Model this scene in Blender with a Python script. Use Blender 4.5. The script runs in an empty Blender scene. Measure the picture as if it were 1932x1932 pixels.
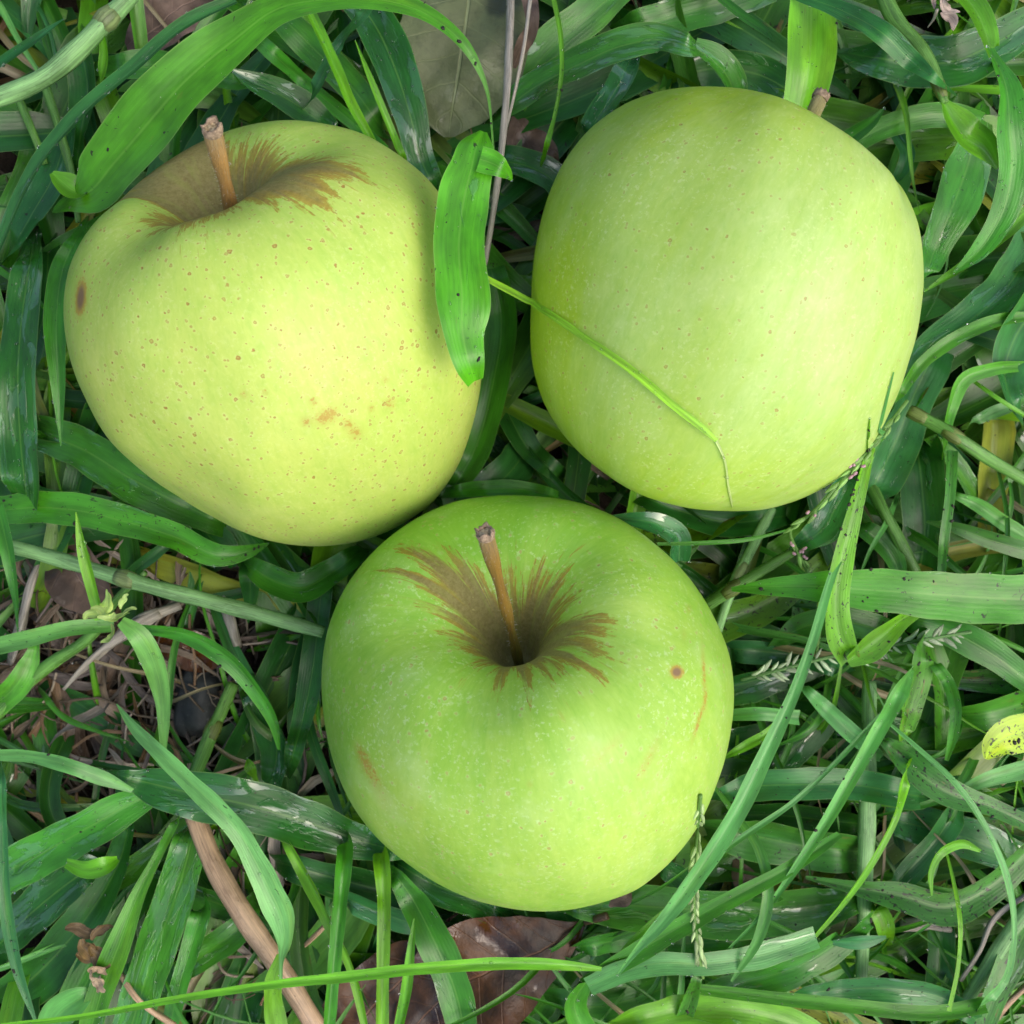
import bpy, math, random
import numpy as np
from mathutils import Vector, Matrix
from mathutils.bvhtree import BVHTree

# ------------------------------------------------------------------ camera, sky, sun, exposure
sc = bpy.context.scene
COL = sc.collection
CAMZ = 0.260                 # phone held straight above the grass, metres
FOVK = 0.926                 # picture width divided by distance
cam_d = bpy.data.cameras.new('camera')
cam = bpy.data.objects.new('camera', cam_d)
COL.objects.link(cam)
cam.location = (0, 0, CAMZ)
cam_d.sensor_width = 36
cam_d.lens = 36 / FOVK
cam_d.clip_start = 0.01
cam_d.clip_end = 50
cam_d.dof.use_dof = True
cam_d.dof.focus_distance = 0.195
cam_d.dof.aperture_fstop = 40
sc.camera = cam

SUN_EL, SUN_AZ = 52, 122     # degrees; azimuth clockwise from +Y
world = bpy.data.worlds.new('World')
sc.world = world
world.use_nodes = True
wn = world.node_tree
bg = wn.nodes['Background']
sky = wn.nodes.new('ShaderNodeTexSky')
sky.sky_type = 'NISHITA'
sky.sun_disc = False
sky.sun_elevation = math.radians(SUN_EL)
sky.sun_rotation = math.radians(SUN_AZ)
sky.dust_density = 4.0
sky.ozone_density = 0.6
sky.air_density = 0.9
wn.links.new(sky.outputs[0], bg.inputs[0])
bg.inputs[1].default_value = 0.15
sd = bpy.data.lights.new('sun', 'SUN')
sd.energy = 0.85
sd.angle = math.radians(66)
sd.color = (1.0, 0.98, 0.95)
sun = bpy.data.objects.new('sun', sd)
COL.objects.link(sun)
_e, _a = math.radians(SUN_EL), math.radians(SUN_AZ)
sdir = Vector((math.sin(_a) * math.cos(_e), math.cos(_a) * math.cos(_e), math.sin(_e)))
sun.rotation_euler = sdir.to_track_quat('Z', 'Y').to_euler()
sun.location = sdir * 2
sc.view_settings.view_transform = 'Standard'
sc.view_settings.look = 'None'
sc.view_settings.exposure = 0.6
sc.view_settings.gamma = 1

R = random.Random(11)
RN = np.random.default_rng(5)


def P(px, py, z=0.0):
    k = FOVK * (CAMZ - z) / 1932.0
    return Vector(((px - 966) * k, (966 - py) * k, z))


def PX(co):
    """world points -> picture units"""
    k = 1932.0 / (FOVK * (CAMZ - co[:, 2]))
    return np.stack([966 + co[:, 0] * k, 966 - co[:, 1] * k], 1)


def tag(o, label=None, cat=None, group=None, kind=None):
    if label: o['label'] = label
    if cat: o['category'] = cat
    if group: o['group'] = group
    if kind: o['kind'] = kind
    return o


def empty(name, loc):
    o = bpy.data.objects.new(name, None)
    o.empty_display_size = 0.01
    o.location = loc
    COL.objects.link(o)
    return o


# ------------------------------------------------------------------ node helper
class NT:
    def __init__(s, name):
        s.m = bpy.data.materials.new(name)
        s.m.use_nodes = True
        s.t = s.m.node_tree
        s.t.nodes.clear()
        s.out = s.t.nodes.new('ShaderNodeOutputMaterial')

    def n(s, ty, ins=None, **kw):
        nd = s.t.nodes.new(ty)
        for k, v in kw.items():
            setattr(nd, k, v)
        for k, v in (ins or {}).items():
            s.set(nd.inputs[k], v)
        return nd

    def set(s, inp, v):
        if isinstance(v, bpy.types.NodeSocket):
            s.t.links.new(v, inp)
        elif isinstance(v, (tuple, list)) and inp.type == 'RGBA' and len(v) == 3:
            inp.default_value = (*v, 1)
        else:
            inp.default_value = v

    def ma(s, op, a, b=0.0, c=0.0, clamp=False):
        nd = s.n('ShaderNodeMath', operation=op, use_clamp=clamp)
        s.set(nd.inputs[0], a); s.set(nd.inputs[1], b); s.set(nd.inputs[2], c)
        return nd.outputs[0]

    def ss(s, x, lo, hi, a=0.0, b=1.0):
        nd = s.n('ShaderNodeMapRange', interpolation_type='SMOOTHSTEP')
        for k, v in zip(('Value', 'From Min', 'From Max', 'To Min', 'To Max'), (x, lo, hi, a, b)):
            s.set(nd.inputs[k], v)
        return nd.outputs[0]

    def mix(s, f, a, b, mode='MIX'):
        nd = s.n('ShaderNodeMix', data_type='RGBA', blend_type=mode)
        s.set(nd.inputs[0], f); s.set(nd.inputs[6], a); s.set(nd.inputs[7], b)
        return nd.outputs[2]

    def noise(s, vec, scale=1.0, detail=2.0, rough=0.5, dist=0.0):
        nd = s.n('ShaderNodeTexNoise', {'Vector': vec, 'Scale': scale, 'Detail': detail, 'Roughness': rough, 'Distortion': dist})
        return nd.outputs[0]

    def vec(s, x, y, z):
        nd = s.n('ShaderNodeCombineXYZ')
        s.set(nd.inputs[0], x); s.set(nd.inputs[1], y); s.set(nd.inputs[2], z)
        return nd.outputs[0]

    def sep(s, v):
        nd = s.n('ShaderNodeSeparateXYZ', {0: v})
        return nd.outputs

    def attr(s, name):
        return s.n('ShaderNodeAttribute', attribute_name=name)

    def obj(s):
        return s.n('ShaderNodeTexCoord').outputs['Object']

    def bump(s, h, strength=0.3, dist=0.0005, normal=None):
        nd = s.n('ShaderNodeBump', {'Height': h, 'Strength': strength, 'Distance': dist})
        if normal is not None: s.set(nd.inputs['Normal'], normal)
        return nd.outputs[0]

    def done(s, shader):
        s.t.links.new(shader, s.out.inputs[0])
        return s.m


# ------------------------------------------------------------------ materials
def leaf_material():
    t = NT('living_leaf')
    luv = t.sep(t.attr('luv').outputs['Vector'])
    prm = t.sep(t.attr('prm').outputs['Vector'])   # seed, wetness, spots
    col = t.attr('col').outputs['Color']
    u, v = luv[0], luv[1]
    seed, wet, spot = prm[0], prm[1], prm[2]
    s10 = t.ma('MULTIPLY', seed, 37.0)
    av = t.ma('ABSOLUTE', v)
    # blotchy tone along the blade
    c1 = t.noise(t.vec(t.ma('MULTIPLY', u, 90), t.ma('MULTIPLY', v, 1.2), s10), 1, 3, 0.55)
    f1 = t.ss(c1, 0.3, 0.72, 0.72, 1.32)
    # parallel veins
    vn = t.noise(t.vec(t.ma('MULTIPLY', u, 25), t.ma('MULTIPLY', v, 9), s10), 1, 2, 0.6)
    vs = t.ma('SINE', t.ma('ADD', t.ma('MULTIPLY', v, 34.0), t.ma('MULTIPLY', vn, 1.3)))
    fine = t.noise(t.vec(t.ma('MULTIPLY', u, 60), t.ma('MULTIPLY', v, 26), s10), 1, 3, 0.65)
    f2 = t.ma('ADD', t.ma('MULTIPLY', vs, t.ma('MULTIPLY', t.ma('FRACT', t.ma('MULTIPLY', seed, 7.3)), 0.03)), t.ss(fine, 0.3, 0.7, 0.93, 1.07))
    f = t.ma('MULTIPLY', f1, f2)
    base = t.n('ShaderNodeVectorMath', {0: col}, operation='SCALE')
    t.set(base.inputs['Scale'], f)
    base = base.outputs[0]
    # yellower patches
    yn = t.noise(t.vec(t.ma('MULTIPLY', u, 40), t.ma('MULTIPLY', v, 0.8), t.ma('ADD', s10, 9.0)), 1, 2, 0.5)
    base = t.mix(t.ss(yn, 0.55, 0.8, 0, 0.5), base, t.mix(1.0, base, (1.9, 1.25, 0.6), 'MULTIPLY'))
    # midrib and margin paler
    mid = t.ss(av, 0.01, 0.06, 0.22, 0.0)
    base = t.mix(mid, base, (0.22, 0.46, 0.08))
    marg = t.ss(av, 0.95, 1.0, 0.0, 0.35)
    base = t.mix(marg, base, (0.28, 0.46, 0.12))
    # black flecks and specks
    sp = t.noise(t.vec(t.ma('MULTIPLY', u, 780), t.ma('MULTIPLY', v, 3.6), s10), 1, 3, 0.6, 0.8)
    th = t.ma('SUBTRACT', 0.70, t.ma('MULTIPLY', spot, 0.13))
    spm = t.ss(sp, th, t.ma('ADD', th, 0.03))
    base = t.mix(t.ma('MULTIPLY', spm, 0.9), base, (0.018, 0.018, 0.008))
    pd = t.noise(t.vec(t.ma('MULTIPLY', u, 900), t.ma('MULTIPLY', v, 7.0), t.ma('ADD', s10, 3.0)), 1, 2, 0.5)
    base = t.mix(t.ss(pd, 0.74, 0.78, 0, 0.45), base, (0.45, 0.52, 0.35))
    # dry brown tip zones on spotted blades
    bt = t.noise(t.vec(t.ma('MULTIPLY', u, 110), t.ma('MULTIPLY', v, 1.6), t.ma('ADD', s10, 5.0)), 1, 4, 0.7)
    bm = t.ma('MULTIPLY', t.ss(bt, 0.64, 0.70), t.ma('MULTIPLY', spot, 0.8))
    base = t.mix(bm, base, (0.22, 0.13, 0.045))
    # water film, with a pale sky sheen painted into its colour
    wn_ = t.noise(t.vec(t.ma('MULTIPLY', u, 75), t.ma('MULTIPLY', v, 1.5), t.ma('ADD', s10, 20.0)), 1, 4, 0.62, 0.8)
    wth = t.ma('SUBTRACT', 0.72, t.ma('MULTIPLY', wet, 0.24))
    wm = t.ss(wn_, wth, t.ma('ADD', wth, 0.05))
    rough = t.ss(wm, 0, 1, 0.34, 0.12)
    base = t.mix(t.ma('MULTIPLY', wm, 0.10), base, (0.16, 0.36, 0.22))
    h = t.ma('ADD', t.ma('MULTIPLY', vs, 0.05), t.ma('MULTIPLY', fine, 0.16))
    h = t.ma('MULTIPLY', h, t.ss(wm, 0, 1, 1.0, 0.35))
    h = t.ma('ADD', h, t.ma('MULTIPLY', wm, 1.1))
    ripple = t.noise(t.vec(t.ma('MULTIPLY', u, 260), t.ma('MULTIPLY', v, 3.0), s10), 1, 2, 0.5)
    h = t.ma('ADD', h, t.ma('MULTIPLY', ripple, 0.5))
    nrm = t.bump(h, 0.55, 0.00022)
    p = t.n('ShaderNodeBsdfPrincipled', {'Base Color': base, 'Roughness': rough, 'Normal': nrm, 'IOR': 1.5,
                                         'Specular IOR Level': 0.5})
    t.set(p.inputs['Coat Weight'], wm)
    t.set(p.inputs['Coat Roughness'], 0.08); p.inputs['Coat IOR'].default_value = 1.6
    tr = t.n('ShaderNodeBsdfTranslucent', {'Color': t.mix(1.0, base, (1.7, 1.5, 0.7), 'MULTIPLY'), 'Normal': nrm})
    mx = t.n('ShaderNodeMixShader', {0: 0.18, 1: p.outputs[0], 2: tr.outputs[0]})
    return t.done(mx.outputs[0])


def stalk_material():
    t = NT('stalk')
    luv = t.sep(t.attr('luv').outputs['Vector'])
    prm = t.sep(t.attr('prm').outputs['Vector'])
    col = t.attr('col').outputs['Color']
    s10 = t.ma('MULTIPLY', prm[0], 37.0)
    st = t.noise(t.vec(t.ma('MULTIPLY', luv[0], 60), t.ma('MULTIPLY', luv[1], 9), s10), 1, 4, 0.65)
    lng = t.noise(t.vec(t.ma('MULTIPLY', luv[0], 120), t.ma('MULTIPLY', luv[1], 1.0), s10), 1, 4, 0.6)
    k = t.n('ShaderNodeVectorMath', {0: col}, operation='SCALE')
    t.set(k.inputs['Scale'], t.ma('MULTIPLY', t.ss(st, 0.3, 0.7, 0.7, 1.3), t.ss(lng, 0.3, 0.7, 0.7, 1.3)))
    sp = t.noise(t.vec(t.ma('MULTIPLY', luv[0], 500), t.ma('MULTIPLY', luv[1], 4), s10), 1, 3, 0.7)
    base = t.mix(t.ma('MULTIPLY', t.ss(sp, 0.67, 0.71), 0.7), k.outputs[0], (0.03, 0.02, 0.01))
    p = t.n('ShaderNodeBsdfPrincipled', {'Base Color': base, 'Roughness': t.ss(lng, 0.45, 0.55, 0.25, 0.5),
                                         'Normal': t.bump(st, 0.6, 0.0003)})
    return t.done(p.outputs[0])


def dead_leaf_material(name, c_lo, c_hi, rough_lo, rough_hi, wetness):
    t = NT(name)
    luv = t.sep(t.attr('luv').outputs['Vector'])
    prm = t.sep(t.attr('prm').outputs['Vector'])
    u, v = luv[0], luv[1]
    o = t.obj()
    n1 = t.noise(o, 90, 5, 0.6)
    n2 = t.noise(o, 420, 4, 0.7)
    n3 = t.noise(o, 45, 3, 0.5)
    base = t.mix(t.ss(n1, 0.32, 0.68), c_lo, c_hi)
    base = t.mix(t.ss(n2, 0.5, 0.8, 0, 0.5), base, tuple(x * 0.35 for x in c_lo))
    # side veins leave the midrib at a slant
    w = t.ma('SINE', t.ma('MULTIPLY', t.ma('SUBTRACT', u, t.ma('MULTIPLY', t.ma('ABSOLUTE', v), 0.006)), 1050.0))
    vein = t.ss(w, 0.96, 1.0)
    mid = t.ss(t.ma('ABSOLUTE', v), 0.012, 0.035, 1.0, 0.0)
    vm = t.ma('MAXIMUM', t.ma('MULTIPLY', vein, 0.35), mid)
    base = t.mix(t.ma('MULTIPLY', vm, 0.45), base, tuple(min(1, x * 1.7 + 0.03) for x in c_hi))
    base = t.mix(t.ss(n3, 0.6, 0.66, 0, 0.75), base, tuple(x * 0.2 for x in c_lo))
    h = t.ma('ADD', t.ma('MULTIPLY', vm, -0.6), t.ma('ADD', t.ma('MULTIPLY', n1, 1.6), t.ma('MULTIPLY', n2, 0.5)))
    wm = t.ss(t.noise(o, 130, 3, 0.5), 0.62 - wetness * 0.25, 0.66 - wetness * 0.25)
    p = t.n('ShaderNodeBsdfPrincipled', {'Base Color': base, 'Roughness': t.ss(wm, 0, 1, rough_hi, rough_lo),
                                         'Normal': t.bump(h, 0.7, 0.0006)})
    return t.done(p.outputs[0])


def soil_material():
    t = NT('soil')
    o = t.obj()
    n1 = t.noise(o, 60, 6, 0.65)
    n2 = t.noise(o, 500, 5, 0.7)
    base = t.mix(t.ss(n1, 0.3, 0.7), (0.018, 0.013, 0.008), (0.055, 0.04, 0.026))
    base = t.mix(t.ss(n2, 0.6, 0.7, 0, 0.6), base, (0.10, 0.08, 0.05))
    h = t.ma('ADD', n1, t.ma('MULTIPLY', n2, 0.4))
    p = t.n('ShaderNodeBsdfPrincipled', {'Base Color': base, 'Roughness': 0.85, 'Normal': t.bump(h, 1.0, 0.003)})
    return t.done(p.outputs[0])


def stone_material():
    t = NT('dark_stone')
    o = t.obj()
    n1 = t.noise(o, 120, 5, 0.6)
    n2 = t.noise(o, 900, 3, 0.6)
    base = t.mix(t.ss(n1, 0.3, 0.7), (0.018, 0.022, 0.022), (0.05, 0.056, 0.054))
    base = t.mix(t.ss(n2, 0.6, 0.75, 0, 0.4), base, (0.16, 0.17, 0.16))
    p = t.n('ShaderNodeBsdfPrincipled', {'Base Color': base, 'Roughness': 0.55, 'Normal': t.bump(n1, 0.6, 0.001)})
    return t.done(p.outputs[0])


def bark_material(name, c1, c2, c3):
    t = NT(name)
    luv = t.sep(t.attr('luv').outputs['Vector'])
    prm = t.sep(t.attr('prm').outputs['Vector'])
    u, v = luv[0], luv[1]                       # u 0..1 from base to tip
    st = t.noise(t.vec(t.ma('MULTIPLY', u, 9), t.ma('MULTIPLY', v, 7), prm[0]), 1, 4, 0.65)
    lng = t.noise(t.vec(t.ma('MULTIPLY', u, 5), t.ma('MULTIPLY', v, 1.5), prm[0]), 1, 3, 0.6)
    pit = t.noise(t.vec(t.ma('MULTIPLY', u, 26), t.ma('MULTIPLY', v, 8), prm[0]), 1, 2, 0.6)
    base = t.mix(t.ss(t.ma('ADD', u, t.ma('MULTIPLY', lng, 0.8)), 0.35, 1.05), c1, c2)
    base = t.mix(t.ss(st, 0.5, 0.7, 0, 0.65), base, c3)
    base = t.mix(t.ss(u, 0.80, 0.97, 0, 0.45), base, (0.34, 0.27, 0.15))
    base = t.mix(t.ss(pit, 0.68, 0.74, 0, 0.8), base, (0.42, 0.36, 0.28))
    h = t.ma('ADD', st, t.ma('MULTIPLY', pit, 0.6))
    p = t.n('ShaderNodeBsdfPrincipled', {'Base Color': base, 'Roughness': 0.5, 'Normal': t.bump(h, 0.9, 0.0006)})
    return t.done(p.outputs[0])


def simple_material(name, c, c2, rough=0.6, scale=900):
    t = NT(name)
    n = t.noise(t.obj(), scale, 4, 0.6)
    base = t.mix(t.ss(n, 0.35, 0.65), c, c2)
    p = t.n('ShaderNodeBsdfPrincipled', {'Base Color': base, 'Roughness': rough, 'Normal': t.bump(n, 0.6, 0.0004)})
    return t.done(p.outputs[0])


def apple_material(name, green, yellow, bloom, ymix, speck, lent_c, lent_amt, gloss, thr=(0.25, 0.45), halo_amt=0.28, r0=0.165):
    t = NT(name)
    o = t.obj()
    a1 = t.sep(t.attr('polar').outputs['Vector'])      # cos, sin, s
    a2 = t.sep(t.attr('marks').outputs['Vector'])      # russet reach, brown mark, yellowing and painted light
    cx, sx, s = a1[0], a1[1], a1[2]
    ext, mark, yel = a2[0], a2[1], a2[2]
    # ground colour
    n1 = t.noise(o, 42, 4, 0.55)
    n2 = t.noise(o, 260, 4, 0.6)
    streak = t.noise(t.vec(t.ma('MULTIPLY', cx, 9), t.ma('MULTIPLY', sx, 9), t.ma('MULTIPLY', s, 1.2)), 1, 4, 0.6)
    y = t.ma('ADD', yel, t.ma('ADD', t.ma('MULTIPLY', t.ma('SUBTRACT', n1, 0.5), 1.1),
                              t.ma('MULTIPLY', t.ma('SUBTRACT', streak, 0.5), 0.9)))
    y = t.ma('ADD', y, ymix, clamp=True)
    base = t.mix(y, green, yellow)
    base = t.mix(t.ss(n2, 0.3, 0.7, 0.0, 0.22), base, t.mix(1.0, base, (1.22, 1.12, 1.3), 'MULTIPLY'))
    # broken mottling of the skin
    mo = t.noise(t.vec(t.ma('MULTIPLY', cx, 30), t.ma('MULTIPLY', sx, 30), t.ma('MULTIPLY', s, 14)), 1, 5, 0.68, 0.5)
    base = t.mix(t.ss(mo, 0.50, 0.68, 0.0, 0.35), base, t.mix(1.0, base, (1.25, 1.14, 1.5), 'MULTIPLY'))
    base = t.mix(t.ss(mo, 0.50, 0.34, 0.0, 0.35), base, t.mix(1.0, base, (0.74, 0.88, 0.62), 'MULTIPLY'))
    # pale waxy specks under the skin
    wn1 = t.noise(o, 1250, 4, 0.65)
    wn2 = t.noise(o, 110, 3, 0.6)
    wm = t.ma('MULTIPLY', t.ss(wn1, 0.54, 0.66), t.ss(wn2, 0.36, 0.6))
    base = t.mix(t.ma('MULTIPLY', wm, speck), base, bloom)
    # soft pale clouding
    cl = t.noise(o, 75, 4, 0.65)
    base = t.mix(t.ma('MULTIPLY', t.ss(cl, 0.5, 0.72), speck * 0.45), base, bloom)
    # lenticels
    def lent(scale, r0, thr, amt, base):
        dn = t.n('ShaderNodeTexNoise', {'Vector': o, 'Scale': 1500.0, 'Detail': 1.0})
        off = t.n('ShaderNodeVectorMath', {0: dn.outputs['Color'], 1: (0.5, 0.5, 0.5)}, operation='SUBTRACT')
        off2 = t.n('ShaderNodeVectorMath', {0: off.outputs[0]}, operation='SCALE')
        off2.inputs['Scale'].default_value = 0.0006
        vv = t.n('ShaderNodeVectorMath', {0: o, 1: off2.outputs[0]}, operation='ADD')
        vo = t.n('ShaderNodeTexVoronoi', {'Vector': vv.outputs[0], 'Scale': scale})
        d = vo.outputs['Distance']
        rnd = t.sep(vo.outputs['Color'])[0]
        r = t.ma('MULTIPLY', t.ss(rnd, 0.0, 1.0, 0.45, 1.0), r0)
        on = t.ss(rnd, thr, thr + 0.02)
        halo = t.ma('MULTIPLY', t.ss(d, r, t.ma('MULTIPLY', r, 2.3), 1, 0), halo_amt)
        b = t.mix(t.ma('MULTIPLY', halo, on), base, bloom)
        core = t.ma('MULTIPLY', t.ss(d, t.ma('MULTIPLY', r, 0.75), t.ma('MULTIPLY', r, 1.1), 1, 0), on)
        inner = t.ss(d, t.ma('MULTIPLY', r, 0.2), t.ma('MULTIPLY', r, 0.65), 0.45, 1)
        return t.mix(t.ma('MULTIPLY', t.ma('MULTIPLY', core, inner), amt), b, lent_c), core
    base, l1 = lent(320.0, r0, thr[0], lent_amt, base)
    base, l2 = lent(620.0, 0.18, thr[1], lent_amt * 0.7, base)
    if thr[0] == 0:
        base, l3 = lent(450.0, 0.17, 0.0, lent_amt * .8, base)
        base, l4 = lent(530.0, 0.17, 0.0, lent_amt * .7, base)
    # local marks (bruise, freckles, rubbed streaks)
    mn = t.noise(o, 1500, 4, 0.7)
    mm = t.ss(t.ma('ADD', mark, t.ma('MULTIPLY', t.ma('SUBTRACT', mn, 0.5), 1.5)), 0.42, 0.62)
    mm = t.ma('MULTIPLY', mm, t.ss(mark, 0.03, 0.2))
    base = t.mix(t.ma('MULTIPLY', mm, 0.75), base, (0.44, 0.22, 0.03))
    base = t.mix(t.ss(t.ma('ADD', mark, t.ma('MULTIPLY', t.ma('SUBTRACT', n2, 0.5), 0.3)), 0.05, 0.6, 0.0, 0.42), base, (0.40, 0.34, 0.07))
    base = t.mix(t.ma('MULTIPLY', t.ss(mark, 0.6, 1.3), 0.85), base, (0.20, 0.12, 0.08))
    # russet fanning out of the stem cavity
    r1 = t.noise(t.vec(t.ma('MULTIPLY', cx, 6), t.ma('MULTIPLY', sx, 6), t.ma('MULTIPLY', s, 3)), 1, 3, 0.6)
    r2 = t.noise(t.vec(t.ma('MULTIPLY', cx, 17), t.ma('MULTIPLY', sx, 17), t.ma('MULTIPLY', s, 9)), 1, 5, 0.72)
    e = t.ma('ADD', ext, t.ma('ADD', t.ma('MULTIPLY', t.ma('SUBTRACT', r1, 0.5), 0.22), t.ma('MULTIPLY', t.ma('SUBTRACT', r2, 0.5), 0.42)))
    dd = t.ma('SUBTRACT', e, s)
    rn0 = t.noise(o, 900, 4, 0.75)
    isl = t.noise(t.vec(t.ma('MULTIPLY', cx, 34), t.ma('MULTIPLY', sx, 34), t.ma('MULTIPLY', s, 7)), 1, 3, 0.6)
    ism = t.ma('MULTIPLY', t.ss(isl, 0.62, 0.66), t.ss(dd, -0.22, -0.05))
    gp = t.noise(t.vec(t.ma('MULTIPLY', cx, 15), t.ma('MULTIPLY', sx, 15), t.ma('MULTIPLY', s, 3.5)), 1, 5, 0.7, 0.3)
    gm = t.ma('MULTIPLY', t.ss(gp, 0.53 if thr[0] == 0 else 0.49, 0.57 if thr[0] == 0 else 0.53), t.ss(dd, 0.03, 0.15 if thr[0] == 0 else 0.22, 1.0, 0.0))
    rm = t.ma('MULTIPLY', t.ma('SUBTRACT', 1.0, t.ma('MULTIPLY', gm, 0.9)), t.ma('MAXIMUM', t.ma('MULTIPLY', t.ss(t.ma('ADD', dd, t.ma('MULTIPLY', t.ma('SUBTRACT', rn0, 0.5), 0.14)), -0.012, 0.022), t.ss(dd, -0.02, 0.16, 0.78, 1.0)), t.ma('MULTIPLY', ism, 0.6)))
    rm = t.ma('MULTIPLY', rm, t.ss(ext, 0.02, 0.06))
    rn = t.noise(o, 1300, 4, 0.7)
    rin = t.mix(t.ss(rn, 0.3, 0.7), (0.19, 0.145, 0.042), (0.275, 0.22, 0.08))
    rout = t.mix(t.ss(rn, 0.3, 0.7), (0.28, 0.165, 0.014), (0.39, 0.245, 0.03))
    rc = t.mix(t.ss(dd, 0.0, 0.24), rout, rin)
    fl_ = t.noise(o, 520, 4, 0.7)
    rc = t.mix(t.ss(fl_, 0.66, 0.72, 0, 0.6), rc, (0.50, 0.44, 0.16))
    rc = t.mix(t.ss(r1, 0.5, 0.66, 0, 0.3), rc, (0.30, 0.34, 0.06))
    base = t.mix(t.ma('MULTIPLY', rm, 0.93), base, rc)
    h = t.ma('ADD', t.ma('MULTIPLY', n2, 0.25), t.ma('MULTIPLY', l1, -0.35))
    h = t.ma('ADD', h, t.ma('MULTIPLY', rm, t.ma('ADD', 0.2, t.ma('MULTIPLY', rn, 0.8))))
    nrm = t.bump(h, 0.35, 0.0004)
    rg = t.ss(n2, 0.3, 0.7, gloss - 0.05, gloss + 0.07)
    rg = t.ma('ADD', rg, t.ma('MULTIPLY', rm, 0.3))
    p = t.n('ShaderNodeBsdfPrincipled', {'Base Color': base, 'Roughness': rg, 'Normal': nrm,
                                         'Specular IOR Level': 0.36, 'Subsurface Weight': 0.3,
                                         'Subsurface Radius': (0.9, 1.0, 0.25), 'Subsurface Scale': 0.0035})
    return t.done(p.outputs[0])


LEAF = leaf_material()
STALK = stalk_material()
DEAD_OLIVE = dead_leaf_material('olive_dead_leaf', (0.075, 0.095, 0.035), (0.125, 0.155, 0.062), 0.35, 0.6, 0.3)
DEAD_WET = dead_leaf_material('wet_brown_leaf', (0.016, 0.008, 0.004), (0.095, 0.034, 0.006), 0.15, 0.55, 0.3)
DEAD_DRY = dead_leaf_material('dry_brown_leaf', (0.07, 0.045, 0.03), (0.19, 0.125, 0.09), 0.4, 0.7, 0.2)
SOIL = soil_material()
STONE = stone_material()
BARK_A = bark_material('stem_bark_orange', (0.36, 0.17, 0.025), (0.40, 0.23, 0.065), (0.38, 0.31, 0.16))
BARK_B = bark_material('stem_bark_brown', (0.20, 0.21, 0.03), (0.31, 0.18, 0.03), (0.10, 0.06, 0.03))
BARK_C = bark_material('stem_bark_green', (0.20, 0.28, 0.06), (0.24, 0.24, 0.07), (0.20, 0.13, 0.05))
STUB = simple_material('torn_stem_end', (0.28, 0.20, 0.10), (0.55, 0.44, 0.26), 0.8, 1400)
DARKRIM = simple_material('stem_end_rim', (0.18, 0.13, 0.08), (0.38, 0.28, 0.18), 0.8, 1400)
SEPAL = simple_material('dry_sepal', (0.10, 0.08, 0.04), (0.22, 0.17, 0.09), 0.8)
ANTHER = simple_material('pink_anther', (0.42, 0.22, 0.28), (0.55, 0.36, 0.40), 0.6)
HAIR = simple_material('stem_hair', (0.5, 0.47, 0.4), (0.6, 0.57, 0.5), 0.7)


# ------------------------------------------------------------------ mesh helpers
def mk_mesh(name, V, F, attrs=None, mat=None, parent=None, link=True):
    V = np.asarray(V, dtype=np.float32)
    F = np.asarray(F, dtype=np.int32)
    me = bpy.data.meshes.new(name)
    k = F.shape[1]
    me.vertices.add(len(V)); me.vertices.foreach_set('co', V.ravel())
    me.loops.add(F.size); me.loops.foreach_set('vertex_index', F.ravel())
    me.polygons.add(len(F))
    me.polygons.foreach_set('loop_start', np.arange(0, F.size, k, dtype=np.int32))
    me.polygons.foreach_set('use_smooth', np.ones(len(F), dtype=bool))
    me.update(calc_edges=True)
    me.validate()
    for an, (ty, arr) in (attrs or {}).items():
        at = me.attributes.new(an, ty, 'POINT')
        arr = np.asarray(arr, dtype=np.float32)
        key = {'FLOAT_COLOR': 'color', 'FLOAT_VECTOR': 'vector', 'FLOAT': 'value'}[ty]
        at.data.foreach_set(key, arr.ravel())
    if mat: me.materials.append(mat)
    o = bpy.data.objects.new(name, me)
    if link: COL.objects.link(o)
    if parent is not None: o.parent = parent
    return o


def catmull(pts, n):
    """resample rows of pts (any columns) at n points, even in chord length"""
    p = np.asarray(pts, float)
    if len(p) == 2:
        return p[0] + np.linspace(0, 1, n)[:, None] * (p[1] - p[0])
    d = np.r_[0, np.cumsum(np.maximum(np.linalg.norm(np.diff(p[:, :2], axis=0), axis=1), 1e-6))]
    q = np.vstack([2 * p[0] - p[1], p, 2 * p[-1] - p[-2]])
    tt = np.linspace(0, d[-1], n)
    out = np.empty((n, p.shape[1]))
    i = np.clip(np.searchsorted(d, tt, side='right') - 1, 0, len(p) - 2)
    t = ((tt - d[i]) / (d[i + 1] - d[i]))[:, None]
    p0, p1, p2, p3 = q[i], q[i + 1], q[i + 2], q[i + 3]
    # finite difference tangents scaled by chord
    dq = np.r_[d[1] - d[0], np.diff(d), d[-1] - d[-2]]
    h0, h1, h2 = dq[i][:, None], dq[i + 1][:, None], dq[i + 2][:, None]
    m1 = ((p2 - p1) / h1 * h0 + (p1 - p0) / h0 * h1) / (h0 + h1) * h1
    m2 = ((p3 - p2) / h2 * h1 + (p2 - p1) / h1 * h2) / (h1 + h2) * h1
    t2, t3 = t * t, t * t * t
    out[:] = (2 * t3 - 3 * t2 + 1) * p1 + (t3 - 2 * t2 + t) * m1 + (-2 * t3 + 3 * t2) * p2 + (t3 - t2) * m2
    return out


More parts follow.
